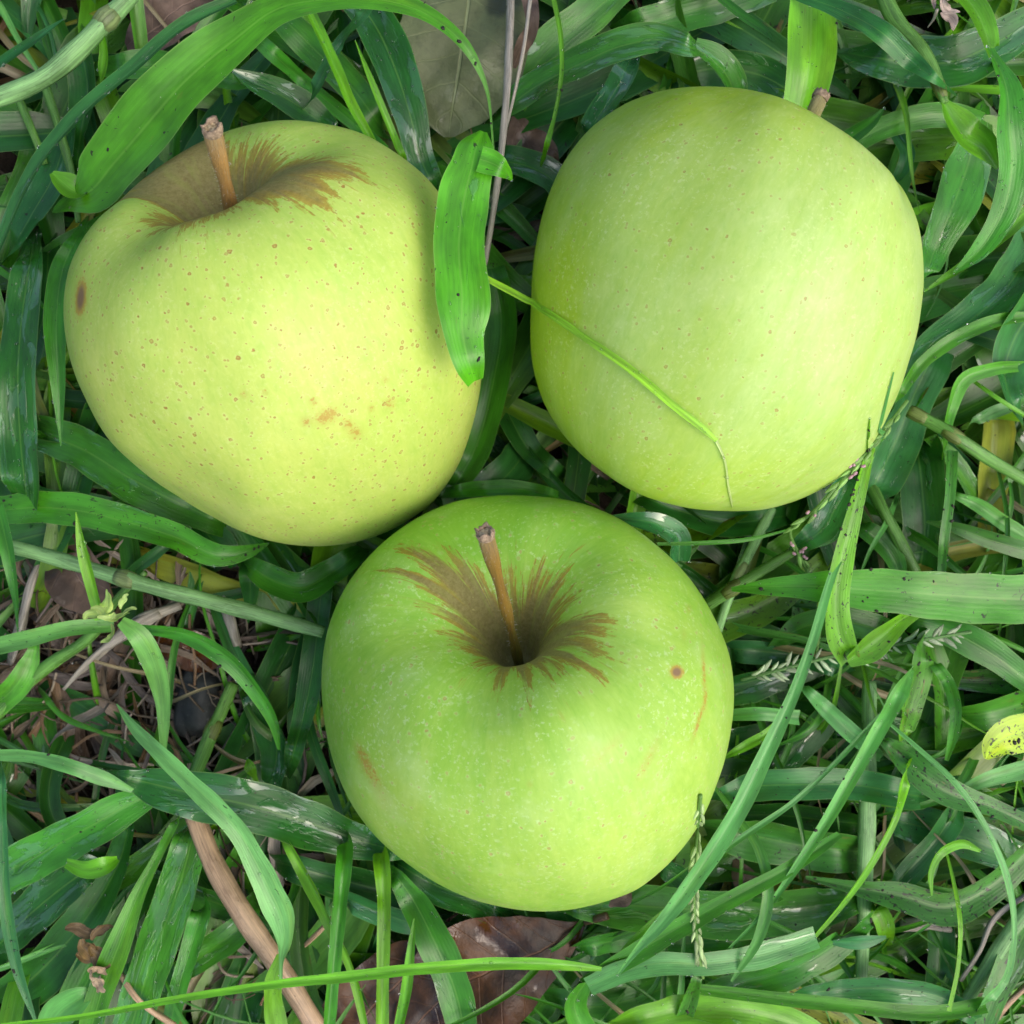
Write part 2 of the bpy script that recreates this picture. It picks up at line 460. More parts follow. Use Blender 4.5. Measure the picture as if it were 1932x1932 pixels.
def frames(C):
    T = np.gradient(C, axis=0)
    T /= np.maximum(np.linalg.norm(T, axis=1, keepdims=True), 1e-9)
    S = np.cross(T, np.array([0, 0, 1.0]))
    ln = np.linalg.norm(S, axis=1, keepdims=True)
    S = np.where(ln > 1e-3, S / np.maximum(ln, 1e-9), np.array([1.0, 0, 0]))
    for i in range(1, len(S)):
        if np.dot(S[i], S[i - 1]) < 0 and ln[i] < 0.3: S[i] = -S[i]
    N = np.cross(S, T)
    return T, S, N


def ribbon(C, W, roll, nac=6, fold=0.25, wav=0.05, wk=180.0, seed=0.5, col=(0.05, 0.2, 0.03), wet=0.3, spot=0.1, col2=None):
    """one blade: centre line C, widths W, roll angles; V-folded cross-section with rippling margins"""
    n = len(C)
    T, S, N = frames(C)
    cr, sr = np.cos(roll)[:, None], np.sin(roll)[:, None]
    S2, N2 = S * cr + N * sr, N * cr - S * sr
    u = np.r_[0, np.cumsum(np.linalg.norm(np.diff(C, axis=0), axis=1))]
    v = np.linspace(-1, 1, nac + 1)
    ph = seed * 40
    half = (W / 2)[:, None]
    lift = fold * (np.abs(v) ** 1.15)[None, :] * half
    edge = wav * half * (np.abs(v) ** 2.2)[None, :] * (
        np.sin(u[:, None] * wk + ph + np.where(v > 0, 1.9, 0)[None, :]) +
        0.6 * np.sin(u[:, None] * wk * 2.3 + ph * 1.7 + np.where(v > 0, 0.6, 2.4)[None, :])) * 1.6
    inpl = 1 + 0.05 * np.sin(u[:, None] * wk * 0.8 + ph + np.where(v > 0, 2.0, 0)[None, :]) + \
        0.03 * np.sin(u[:, None] * wk * 3.1 + ph * 2 + np.where(v > 0, 1.0, 0)[None, :])
    V = C[:, None, :] + S2[:, None, :] * (v[None, :] * half * inpl)[:, :, None] + N2[:, None, :] * (lift + edge - fold * half * 0.4)[:, :, None]
    m = nac + 1
    idx = np.arange(n * m).reshape(n, m)
    F = np.stack([idx[:-1, :-1], idx[:-1, 1:], idx[1:, 1:], idx[1:, :-1]], -1).reshape(-1, 4)
    luv = np.stack([np.repeat(u, m), np.tile(v, n), np.zeros(n * m)], 1)
    c = np.tile(np.array([*col, 1.0]), (n * m, 1))
    if col2 is not None:
        f = np.repeat(np.linspace(0, 1, n), m)[:, None] ** 1.5
        c = c * (1 - f) + np.array([*col2, 1.0]) * f
    prm = np.tile(np.array([seed, wet, spot]), (n * m, 1))
    return V.reshape(-1, 3), F, luv, c, prm


def tube(C, rad, nr=9, col=(0.2, 0.2, 0.1), seed=0.3, wob=0.0, u01=False, cap=True):
    n = len(C)
    T, S, N = frames(C)
    a = np.linspace(0, 2 * np.pi, nr, endpoint=False)
    rr = np.asarray(rad)[:, None] * (1 + wob * np.sin(a * 3 + seed * 9)[None, :] + wob * np.sin(a * 2 + np.arange(n)[:, None] * 0.5))
    V = C[:, None, :] + S[:, None, :] * (np.cos(a)[None, :] * rr)[:, :, None] + N[:, None, :] * (np.sin(a)[None, :] * rr)[:, :, None]
    V = V.reshape(-1, 3)
    idx = np.arange(n * nr).reshape(n, nr)
    F = np.stack([idx[:-1], np.roll(idx[:-1], -1, 1), np.roll(idx[1:], -1, 1), idx[1:]], -1).reshape(-1, 4)
    u = np.r_[0, np.cumsum(np.linalg.norm(np.diff(C, axis=0), axis=1))]
    if u01: u = u / u[-1]
    luv = np.stack([np.repeat(u, nr), np.tile(np.cos(a) * 1.0, n), np.tile(np.sin(a), n)], 1)
    if cap:
        V = np.vstack([V, C[0], C[-1]])
        b, e = n * nr, n * nr + 1
        r0 = np.stack([np.full(nr, b), np.roll(idx[0], -1), idx[0], np.full(nr, b)], -1)
        r1 = np.stack([np.full(nr, e), idx[-1], np.roll(idx[-1], -1), np.full(nr, e)], -1)
        # quads with a repeated corner are invalid: use pairs of ring verts instead
        q0 = np.array([[b, idx[0][(2 * i + 2) % nr], idx[0][2 * i + 1], idx[0][2 * i]] for i in range(nr // 2)])
        q1 = np.array([[e, idx[-1][2 * i], idx[-1][2 * i + 1], idx[-1][(2 * i + 2) % nr]] for i in range(nr // 2)])
        F = np.vstack([F, q0, q1])
        luv = np.vstack([luv, [[u[0], 0, 0], [u[-1], 0, 0]]])
    c = np.tile(np.array([*col, 1.0]), (len(V), 1))
    prm = np.tile(np.array([seed, 0, 0]), (len(V), 1))
    return V, F, luv, c, prm


def attrs_of(luv, c, prm):
    return {'luv': ('FLOAT_VECTOR', luv), 'col': ('FLOAT_COLOR', c), 'prm': ('FLOAT_VECTOR', prm)}


class Batch:
    def __init__(s): s.V, s.F, s.L, s.C, s.P, s.n = [], [], [], [], [], 0
    def add(s, r):
        V, F, l, c, p = r
        s.V.append(V); s.F.append(F + s.n); s.L.append(l); s.C.append(c); s.P.append(p); s.n += len(V)
    def build(s, name, mat, parent=None):
        return mk_mesh(name, np.vstack(s.V), np.vstack(s.F), attrs_of(np.vstack(s.L), np.vstack(s.C), np.vstack(s.P)), mat, parent)


def place_mesh(name, r, mat, parent=None, origin=None):
    """single ribbon or tube as an object whose origin sits at its first point"""
    V, F, l, c, p = r
    o0 = np.array(origin if origin is not None else V[0])
    o = mk_mesh(name, V - o0, F, attrs_of(l, c, p), mat)
    if parent is not None:
        o.parent = parent
        o.location = Vector(o0) - parent.location
    else:
        o.location = o0
    return o


# ------------------------------------------------------------------ ground
g = 160
xs = np.linspace(-0.45, 0.45, g)
X, Y = np.meshgrid(xs, xs)
Z = 0.0015 * np.sin(X * 95 + 1) * np.cos(Y * 80) + 0.001 * np.sin(X * 260 + Y * 190) - 0.001
idx = np.arange(g * g).reshape(g, g)
F = np.stack([idx[:-1, :-1], idx[:-1, 1:], idx[1:, 1:], idx[1:, :-1]], -1).reshape(-1, 4)
gr = mk_mesh('ground', np.stack([X.ravel(), Y.ravel(), Z.ravel()], 1), F, None, SOIL)
gr['kind'] = 'structure'

# ------------------------------------------------------------------ apples
PROFILE = [(0, .40), (.045, .415), (.085, .47), (.125, .56), (.18, .665), (.26, .765), (.36, .835), (.47, .86), (.58, .845), (.70, .775), (.82, .65),
           (.92, .46), (.98, .24), (1.0, 0), (.975, -.26), (.90, -.52), (.78, -.74), (.62, -.89), (.48, -.945), (.34, -.93), (.22, -.86), (.1, -.80), (0, -.79)]
APPLE_BVH = []
FILL_RUSSET = (252, 324)


def build_apple(name, centre_px, zc, Rm, tilt_deg, dir_px, spin, outline, russet, yellow_fn, mark_fn, mat, stem, label, lobes, profile_mod=None):
    NT_, NS = 560, 400
    prof = np.array(PROFILE)
    if profile_mod: prof = profile_mod(prof.copy())
    c = catmull(prof, 1200)
    # spacing: denser at the cavity
    d = np.r_[0, np.cumsum(np.linalg.norm(np.diff(c, axis=0), axis=1))]
    tt = np.linspace(0, 1, NS) ** 1.12 * d[-1]
    pr = np.interp(tt, d, c[:, 0]); pz = np.interp(tt, d, c[:, 1])
    pr[0] = pr[-1] = 0.0005
    th = np.linspace(0, 2 * np.pi, NT_, endpoint=False)
    TH, S_ = np.meshgrid(th, tt)
    RR = np.repeat(pr[:, None], NT_, 1); ZZ = np.repeat(pz[:, None], NT_, 1)
    low = np.clip((0.2 - ZZ) / 1.0, 0, 1)
    hi = np.clip(ZZ, 0, 1)
    l5, l3, l2, ph = lobes
    RR = RR * (1 + l5 * low * np.cos(5 * TH + ph) + l3 * np.cos(3 * TH + ph * 1.7) * 0.7 + l2 * np.cos(2 * TH + ph))
    ZZ = ZZ + hi * np.clip(RR * 2.2, 0, 1) * (0.028 * np.cos(5 * TH + ph + .5) * np.exp(-((RR - .5) / .28) ** 2) + l3 * 1.4 * np.cos(3 * TH + ph * 2.1) + 0.035 * np.cos(TH + ph))
    RR = RR * (1 + 0.006 * np.sin(TH * 7 + S_ * 3) + 0.004 * np.sin(TH * 11 - S_ * 5))
    L = np.stack([RR * np.cos(TH), RR * np.sin(TH), ZZ], -1).reshape(-1, 3) * Rm
    # orientation: local z towards the stem
    dx, dy = dir_px[0], -dir_px[1]
    ln = math.hypot(dx, dy); tl = math.radians(tilt_deg)
    ax = Vector((dx / ln * math.sin(tl), dy / ln * math.sin(tl), math.cos(tl)))
    q = ax.to_track_quat('Z', 'Y').to_matrix() @ Matrix.Rotation(spin, 3, 'Z')
    Q = np.array(q)
    C0 = np.array(P(*centre_px, zc))
    W = L @ Q.T
    W -= np.array([0, 0, (W[:, 2].max() + W[:, 2].min()) / 2])
    W = W + C0
    # fit to the traced outline (smooth, angle-dependent widening of the fruit)
    O = np.array(outline, float)
    oc = np.array(centre_px, float)
    oa = np.arctan2(O[:, 1] - oc[1], O[:, 0] - oc[0]); orad = np.hypot(O[:, 1] - oc[1], O[:, 0] - oc[0])
    k = np.argsort(oa); oa, orad = oa[k], orad[k]
    A = np.linspace(-np.pi, np.pi, 181)
    tgt = np.interp(A, np.r_[oa[-3:] - 2 * np.pi, oa, oa[:3] + 2 * np.pi], np.r_[orad[-3:], orad, orad[:3]])
    ker = np.exp(-np.linspace(-2, 2, 7) ** 2); ker /= ker.sum()
    def smooth(x):
        y = np.r_[x[-7:-1], x, x[1:7]]
        return np.convolve(y, ker, 'same')[6:-6]
    tgt = smooth(tgt)
    for it in range(3):
        px = PX(W)
        rel = px - oc
        a = np.arctan2(rel[:, 1], rel[:, 0]); r = np.hypot(rel[:, 0], rel[:, 1])
        b = np.clip(((a + np.pi) / (2 * np.pi) * 180).round().astype(int), 0, 180)
        mx = np.zeros(181); np.maximum.at(mx, b, r)
        mx[0] = mx[180] = max(mx[0], mx[180])
        ratio = smooth(tgt / np.maximum(mx, 1))
        ra = np.interp(a, A, ratio)
        w = np.clip(r / (np.interp(a, A, mx) + 1e-6), 0, 1)
        w = w * w * (3 - 2 * w)
        mean = ratio.mean()
        s = mean + (ra - mean) * w
        npx = oc + rel * s[:, None]
        kk = FOVK * (CAMZ - W[:, 2]) / 1932.0
        W[:, 0] = (npx[:, 0] - 966) * kk; W[:, 1] = (966 - npx[:, 1]) * kk
    idx = np.arange(NS * NT_).reshape(NS, NT_)
    F = np.stack([idx[:-1], idx[1:], np.roll(idx[1:], -1, 1), np.roll(idx[:-1], -1, 1)], -1).reshape(-1, 4)
    # coarse copy for contact tests and picking
    ri = np.r_[np.arange(0, NS - 1, 8), NS - 1]; ci = np.arange(0, NT_, 8)
    sub = idx[np.ix_(ri, ci)]
    subV = W[sub.ravel()]
    m = len(ci); ii = np.arange(len(ri) * m).reshape(len(ri), m)
    SF = np.stack([ii[:-1], ii[1:], np.roll(ii[1:], -1, 1), np.roll(ii[:-1], -1, 1)], -1).reshape(-1, 4)
    bvh = BVHTree.FromPolygons([Vector(v) for v in subV], [tuple(int(x) for x in f) for f in SF])
    base = W.copy()
    px = PX(W)
    # outward normals for visibility of marks
    G = W.reshape(NS, NT_, 3)
    du = np.roll(G, -1, 1) - np.roll(G, 1, 1); dv = np.gradient(G, axis=0)
    NN = np.cross(dv, du).reshape(-1, 3); NN /= np.maximum(np.linalg.norm(NN, axis=1, keepdims=True), 1e-12)
    if np.mean(np.sum(NN * (W - W.mean(0)), 1)) < 0: NN = -NN; F = F[:, ::-1]
    up = np.clip(NN[:, 2] * 5 + 0.5, 0, 1)
    # russet reach by direction, read off the traced tips
    Sn = S_.ravel(); THf = TH.ravel()
    ext = np.zeros(len(W))
    if russet is not None:
        rows = []
        for rp_ in russet:
            qx, qy = rp_[:2]; boost = rp_[2] if len(rp_) > 2 else 0
            org = Vector((0, 0, CAMZ)); dr = (P(qx, qy, 0.03) - org).normalized()
            hit = bvh.ray_cast(org, dr)
            if hit[0] is None:
                dist = np.hypot(px[:, 0] - qx, px[:, 1] - qy) + (NN[:, 2] < 0) * 1e4 - Sn * 4
                j = int(np.argmin(dist)); rows.append((THf[j], Sn[j] + .1 + boost)); continue
            dist = np.linalg.norm(W - np.array(hit[0]), axis=1)
            j = int(np.argmin(dist)); rows.append((THf[j], Sn[j] + boost))
        rows.sort()
        ta = np.array([r_[0] for r_ in rows]); ts = np.array([r_[1] for r_ in rows])
        e = np.interp(THf, np.r_[ta[-1] - 2 * np.pi, ta, ta[0] + 2 * np.pi], np.r_[ts[-1], ts, ts[0]])
        ext = np.maximum(e, 0.40)
        if centre_px[0] < 600:
            TA = np.degrees(THf) % 360; lo_, hi_ = FILL_RUSSET
            ext = np.maximum(ext, np.where((TA > lo_) & (TA < hi_), 0.93 + .05 * np.sin(THf * 23), 0))

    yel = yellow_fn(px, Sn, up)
    mk = mark_fn(px) * up
    org = Vector(C0); org.z = W[:, 2].min()
    root = empty('apple', org)
    tag(root, label, 'apple', 'green-yellow apples lying in the grass')
    V = W - np.array(org)
    polar = np.stack([np.cos(THf), np.sin(THf), Sn], 1)
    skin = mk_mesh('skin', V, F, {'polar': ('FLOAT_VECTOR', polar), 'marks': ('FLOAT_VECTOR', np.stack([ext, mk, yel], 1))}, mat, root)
    APPLE_BVH.append((bvh, W.mean(0), float(np.linalg.norm(W - W.mean(0), axis=1).max())))
    # stem
    pole = W[0] * 0.5 + W[idx[3, 0]] * 0.5
    tipx, tipy, tipz, r_base, r_tip, bend, bark = stem
    tip = np.array(P(tipx, tipy, tipz))
    mid = (pole + tip) / 2 + np.array(bend)
    path = catmull([[*(pole * 1.0)], [*mid], [*tip]], 34)
    # catmull uses the first two columns for spacing; respace in 3D
    dd = np.r_[0, np.cumsum(np.linalg.norm(np.diff(path, axis=0), axis=1))]
    path = np.stack([np.interp(np.linspace(0, dd[-1], 34), dd, path[:, i]) for i in range(3)], 1)
    tpar = np.linspace(0, 1, 34)
    rad = r_base + (r_tip - r_base) * tpar ** 2.2 + 0.00012 * np.sin(tpar * 17) + r_tip * 0.14 * np.exp(-((tpar - 0.95) / 0.05) ** 2)
    st = place_mesh('stem', tube(path, rad, 16, seed=R.random() * 9, wob=0.05, u01=True), bark, root, pole)
    # torn end: ragged rim and pith
    T = (path[-1] - path[-3]); T /= np.linalg.norm(T)
    S1 = np.cross(T, [0.3, 0.9, 0.1]); S1 /= np.linalg.norm(S1); S2 = np.cross(T, S1)
    nr = 20; a = np.linspace(0, 2 * np.pi, nr, endpoint=False)
    rr = np.array([R.uniform(0.8, 1.25) for _ in a]) * r_tip
    hh = np.array([R.uniform(0.0, 0.0009) for _ in a])
    rings = []
    for (f, h0, useh) in ((1.06, -0.0009, 0), (1.15, -0.0003, 0), (1.12, 0.0002, 1), (0.85, 0.0002, 1), (0.7, -0.0002, 0.3)):
        rr_ = r_tip * 1.06 * (1 - f / 3) + rr * f / 3 if not useh else rr * f
        rr_ = r_tip * 1.08 * f if not useh else rr * f * 0.98
        rr_ = np.broadcast_to(rr_, a.shape)
        rings.append(path[-1] + S1 * (np.cos(a) * rr_)[:, None] + S2 * (np.sin(a) * rr_)[:, None] + T * (h0 + hh * useh)[:, None])
    V2 = np.vstack(rings); n2 = len(rings)
    ii = np.arange(n2 * nr).reshape(n2, nr)
    F2 = np.stack([ii[:-1], np.roll(ii[:-1], -1, 1), np.roll(ii[1:], -1, 1), ii[1:]], -1).reshape(-1, 4)
    o0 = pole
    rim = mk_mesh('stem_rim', V2 - o0, F2, None, DARKRIM, st)
    V3 = [path[-1] + T * 0.0002]
    for k_ in (0.45, 0.8):
        for j in range(12):
            an = j / 12 * 2 * math.pi
            V3.append(path[-1] + S1 * math.cos(an) * r_tip * k_ + S2 * math.sin(an) * r_tip * k_ + T * R.uniform(-0.0002, 0.0006) * (1.2 - k_))
    V3 = np.array(V3)
    F3 = [[0, 1 + 2 * j, 1 + (2 * j + 1) % 12, 1 + (2 * j + 2) % 12] for j in range(6)]
    F3 += [[1 + j, 13 + j, 13 + (j + 1) % 12, 1 + (j + 1) % 12] for j in range(12)]
    mk_mesh('pith', V3 - o0, np.array(F3), None, STUB, st)
    # fine hairs
    B = Batch()
    for _ in range(130):
        k_ = R.randint(6, 32); an = R.uniform(0, 6.28)
        d_ = S1 * math.cos(an) + S2 * math.sin(an)
        p0 = path[k_] + d_ * rad[k_] * 0.95
        p1 = p0 + d_ * R.uniform(0.0003, 0.0007) + T * R.uniform(-0.0003, 0.0006)
        B.add(tube(np.array([p0, (p0 + p1) / 2 + T * 0.00005, p1]), [0.000022, 0.000016, 0.000006], 4, cap=False))
    for i_, v_ in enumerate(B.V): B.V[i_] = v_ - o0
    h_ = B.build('hairs', HAIR, st); h_['kind'] = 'stuff'
    # calyx on the far end
    B = Batch()
    cb = W[-NT_]
    axis = np.array(ax) * -1
    s1 = np.cross(axis, [0.2, 0.3, 0.9]); s1 /= np.linalg.norm(s1); s2 = np.cross(axis, s1)
    for j in range(5):
        an = j * 2 * math.pi / 5
        d_ = s1 * math.cos(an) + s2 * math.sin(an)
        c_ = np.array([cb + d_ * 0.0007, cb + d_ * 0.0022 + axis * 0.0012, cb + d_ * 0.003 + axis * 0.003, cb + d_ * 0.0025 + axis * 0.0045])
        B.add(ribbon(c_, np.array([.002, .0022, .0014, .0003]), np.zeros(4), 2, 0.2, 0.0))
    for i_, v_ in enumerate(B.V): B.V[i_] = v_ - np.array(org)
    B.build('calyx', SEPAL, root)
    return root


def gauss(px, x, y, rx, ry=None, rot=0):
    ry = ry or rx
    c_, s_ = math.cos(rot), math.sin(rot)
    dx, dy = px[:, 0] - x, px[:, 1] - y
    return np.exp(-(((dx * c_ + dy * s_) / rx) ** 2 + ((-dx * s_ + dy * c_) / ry) ** 2))


OUT1 = [(230, 375), (190, 405), (155, 450), (130, 505), (120, 560), (120, 610), (135, 690), (165, 760), (205, 830), (260, 882), (330, 932), (400, 975), (470, 1010), (540, 1028), (600, 1032),
        (680, 1022), (750, 995), (820, 945), (865, 880), (893, 800), (908, 720), (912, 640), (908, 560), (893, 490), (870, 430), (835, 372), (800, 330), (740, 284), (680, 250), (600, 231), (530, 226),
        (470, 235), (400, 258), (330, 295), (280, 330)]
OUT2 = [(1000, 620), (1003, 560), (1006, 500), (1015, 440), (1030, 380), (1060, 310), (1110, 245), (1180, 195), (1260, 168), (1350, 163), (1430, 172), (1500, 195), (1570, 235), (1640, 285), (1700, 350),
        (1733, 420), (1743, 500), (1737, 590), (1715, 680), (1685, 765), (1645, 840), (1590, 897), (1520, 938), (1440, 962), (1370, 964), (1280, 955), (1200, 930), (1130, 885), (1070, 830), (1025, 760), (1004, 690)]
OUT3 = [(940, 935), (860, 945), (790, 975), (710, 1035), (650, 1110), (617, 1190), (606, 1280), (612, 1360), (630, 1440), (665, 1520), (710, 1580), (770, 1630), (850, 1680), (940, 1710), (1040, 1720),
        (1130, 1705), (1200, 1680), (1260, 1632), (1320, 1555), (1352, 1480), (1377, 1390), (1385, 1300), (1375, 1230), (1345, 1160), (1300, 1090), (1240, 1030), (1180, 985), (1100, 950), (1020, 937)]
RUS1 = [(703, 352), (614, 342), (608, 293), (560, 300), (528, 296), (516, 260), (490, 270), (468, 293), (468, 263), (436, 284), (400, 262, .15), (388, 266, .35), (360, 275, .4), (326, 293, .4), (300, 310, .4), (281, 328, .4), (250, 355, .3), (221, 382, .1), (266, 379), (311, 377),
        (281, 402), (266, 418), (290, 410), (305, 436), (332, 409), (352, 439), (367, 400), (380, 392), (460, 381), (500, 385), (528, 406), (534, 378), (564, 382), (590, 403), (638, 406), (623, 372), (650, 382)]
RUS3 = [(736, 1031), (772, 1075), (799, 1028), (820, 1045), (849, 1022), (873, 1045), (897, 1093), (909, 1111), (927, 1105), (956, 1075), (970, 1090), (992, 1087), (1034, 1040), (1028, 1093), (1090, 1057), (1058, 1111),
        (1087, 1129), (1067, 1153), (1159, 1161), (1043, 1182), (1117, 1236), (1080, 1230), (1159, 1298), (1058, 1252), (1067, 1275), (1040, 1265), (1040, 1295), (1004, 1255), (1003, 1343), (972, 1265), (940, 1319), (933, 1258),
        (894, 1262), (903, 1236), (861, 1227), (885, 1200), (834, 1185), (861, 1162), (805, 1135), (754, 1126), (831, 1105), (695, 1081), (760, 1093)]

M1 = apple_material('apple_skin_yellow', (0.36, 0.56, 0.085), (0.50, 0.61, 0.12), (0.64, 0.72, 0.28), 0.5, 0.3, (0.36, 0.24, 0.05), 1.0, 0.40, (0.0, 0.0), 0.16, 0.145)
M2 = apple_material('apple_skin_pale_green', (0.35, 0.53, 0.035), (0.43, 0.62, 0.17), (0.64, 0.74, 0.33), 0.55, 0.4, (0.34, 0.22, 0.045), 0.7, 0.36, (0.2, 0.45), 0.12, 0.125)
M3 = apple_material('apple_skin_green', (0.23, 0.49, 0.040), (0.41, 0.60, 0.105), (0.56, 0.72, 0.34), 0.34, 0.5, (0.42, 0.24, 0.08), 0.6, 0.33, (0.45, 0.6), 0.2, 0.13)


def y1(px, s, up):
    return 0.5 * (1 - np.exp(-(s / 1.35) ** 4)) - 0.30 + 0.08 * gauss(px, 640, 760, 300)


def k1(px):
    m = 1.15 * gauss(px, 152, 562, 8, 30, 0.1) + 0.36 * gauss(px, 155, 560, 22, 45)
    for x, y, r in ((608, 790, 15), (577, 795, 12), (670, 818, 14), (655, 800, 10), (590, 757, 10), (728, 715, 12), (735, 760, 14), (460, 745, 12), (500, 740, 8), (700, 770, 8), (625, 780, 14), (760, 700, 8), (800, 730, 6)):
        m += 0.44 * gauss(px, x, y, r)
    m += 0.18 * gauss(px, 650, 780, 120, 60)
    m = np.where(px[:, 0] > 300, np.minimum(m, .62), m)
    return m


def y2(px, s, up):  # shaded edges and the lit right side painted into the skin colour
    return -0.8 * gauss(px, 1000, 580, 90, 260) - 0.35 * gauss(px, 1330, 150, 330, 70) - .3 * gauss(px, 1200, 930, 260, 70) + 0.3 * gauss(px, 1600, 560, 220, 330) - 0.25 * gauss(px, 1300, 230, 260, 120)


def k2(px):
    return px[:, 0] * 0


def y3(px, s, up):
    return 0.3 * gauss(px, 1120, 1610, 260, 120) + 0.45 * gauss(px, 1250, 1450, 220, 260) + 0.3 * gauss(px, 1150, 1090, 200, 130) - 0.3 * gauss(px, 880, 980, 300, 80) - 0.1 + 0.35 * gauss(px, 760, 1480, 90, 140)


def k3(px):
    m = 1.5 * gauss(px, 1277, 1268, 12)
    m += 0.55 * gauss(px, 1328, 1270, 5, 70, -0.05) + 0.6 * gauss(px, 1318, 1360, 5, 50, 0.3) + 0.42 * gauss(px, 1225, 1430, 12, 70, 0.5)
    m += 0.36 * gauss(px, 1140, 1420, 14, 60, 0.8) + 0.55 * gauss(px, 688, 1435, 13, 50, -0.5) + .25 * gauss(px, 720, 1500, 22, 60, -.5) + .3 * gauss(px, 672, 1080, 10, 40, .9) + 0.3 * gauss(px, 1290, 1200, 8, 20)
    m += 0.36 * gauss(px, 1000, 1480, 8, 10) + 0.4 * gauss(px, 1300, 1148, 7, 12) + 0.4 * gauss(px, 1060, 1352, 5, 16, -0.5)
    return m


def prof_cone(p):
    lowr = p[:, 1] < 0
    p[lowr, 0] *= 1 - 0.12 * (-p[lowr, 1])
    p[lowr, 1] *= 1.12
    return p


def prof_deep(p):
    return p


build_apple('apple', (515, 625), 0.0445, 0.0400, 50, (-88, -290), 0.3, OUT1, RUS1, y1, k1, M1,
            (400, 243, 0.0845, 0.00112, 0.00138, (0.0006, -0.0002, 0.0012), BARK_A),
            'large yellow apple with brown russet patch round a short orange stem and brown freckles', (0.025, 0.012, 0.012, 0.7), prof_cone)
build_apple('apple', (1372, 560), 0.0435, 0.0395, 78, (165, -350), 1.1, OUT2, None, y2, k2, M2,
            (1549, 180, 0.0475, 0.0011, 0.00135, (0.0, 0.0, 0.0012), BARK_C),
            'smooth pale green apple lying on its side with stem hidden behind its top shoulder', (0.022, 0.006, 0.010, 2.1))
build_apple('apple', (995, 1328), 0.0440, 0.0405, 39, (-28, -150), 2.0, OUT3, RUS3, y3, k3, M3,
            (915, 1005, 0.0880, 0.00085, 0.00125, (0.0002, 0.0, 0.0001), BARK_B),
            'green apple with stem pointing up out of a deep russet cavity and pale speckles', (0.02, 0.010, 0.010, 0.2), prof_deep)


def push_out(V, margin=0.0004):
    """keep blades outside the fruit: points inside move to the nearest skin"""
    for bvh, c, rad in APPLE_BVH:
        near = np.nonzero(np.linalg.norm(V - c, axis=1) < rad + margin)[0]
        for i in near:
            p = Vector(V[i])
            hit = bvh.find_nearest(p)
            if hit[0] is None: continue
            d = p - hit[0]
            out = (hit[0] - Vector(c))
            inside = d.dot(out) < 0
            if inside or d.length < margin:
                nrm = hit[1] if hit[1].dot(out) > 0 else -hit[1]
                q_ = hit[0] + nrm * margin
                V[i] = q_
    return V


# ------------------------------------------------------------------ grass blades traced one by one
PAL = dict(g=(.044, .215, .014), b=(.120, .37, .012), d=(.020, .128, .013), u=(.030, .170, .036), p=(.11, .35, .070), y=(.42, .60, .015), s=(.045, .20, .018), bb=(.070, .29, .008), yb=(.26, .56, .03), th=(.38, .50, .16),
           t=(.42, .285, .17), st=(.10, .25, .04), ps=(.19, .38, .13), br=(.17, .15, .05), gr=(.34, .31, .25), m=(.060, .26, .014))
GB = 'grass blades lying round the apples'
GS = 'grass stems running through the lawn'


DEW, CRUMB = [], []
NO_DIP = ('cut end', 'square top', 'torn', 'folded', 'turned back', 'twist', 'bent', 'leg of', 'curl', 'lime', 'sprout', 'blue-green blade arching', 'yellow-green', 'band')


def lift(x, y, z, off):
    """a point seen at (x, y): at height z, or just above the fruit where it lies on one"""
    org = Vector((0, 0, CAMZ)); dr = (P(x, y, 0.02) - org).normalized()
    best = z
    for bvh, c, r in APPLE_BVH:
        h = bvh.ray_cast(org, dr)
        if h[0] is not None: best = max(best, h[0].z + off)
    return P(x, y, best)


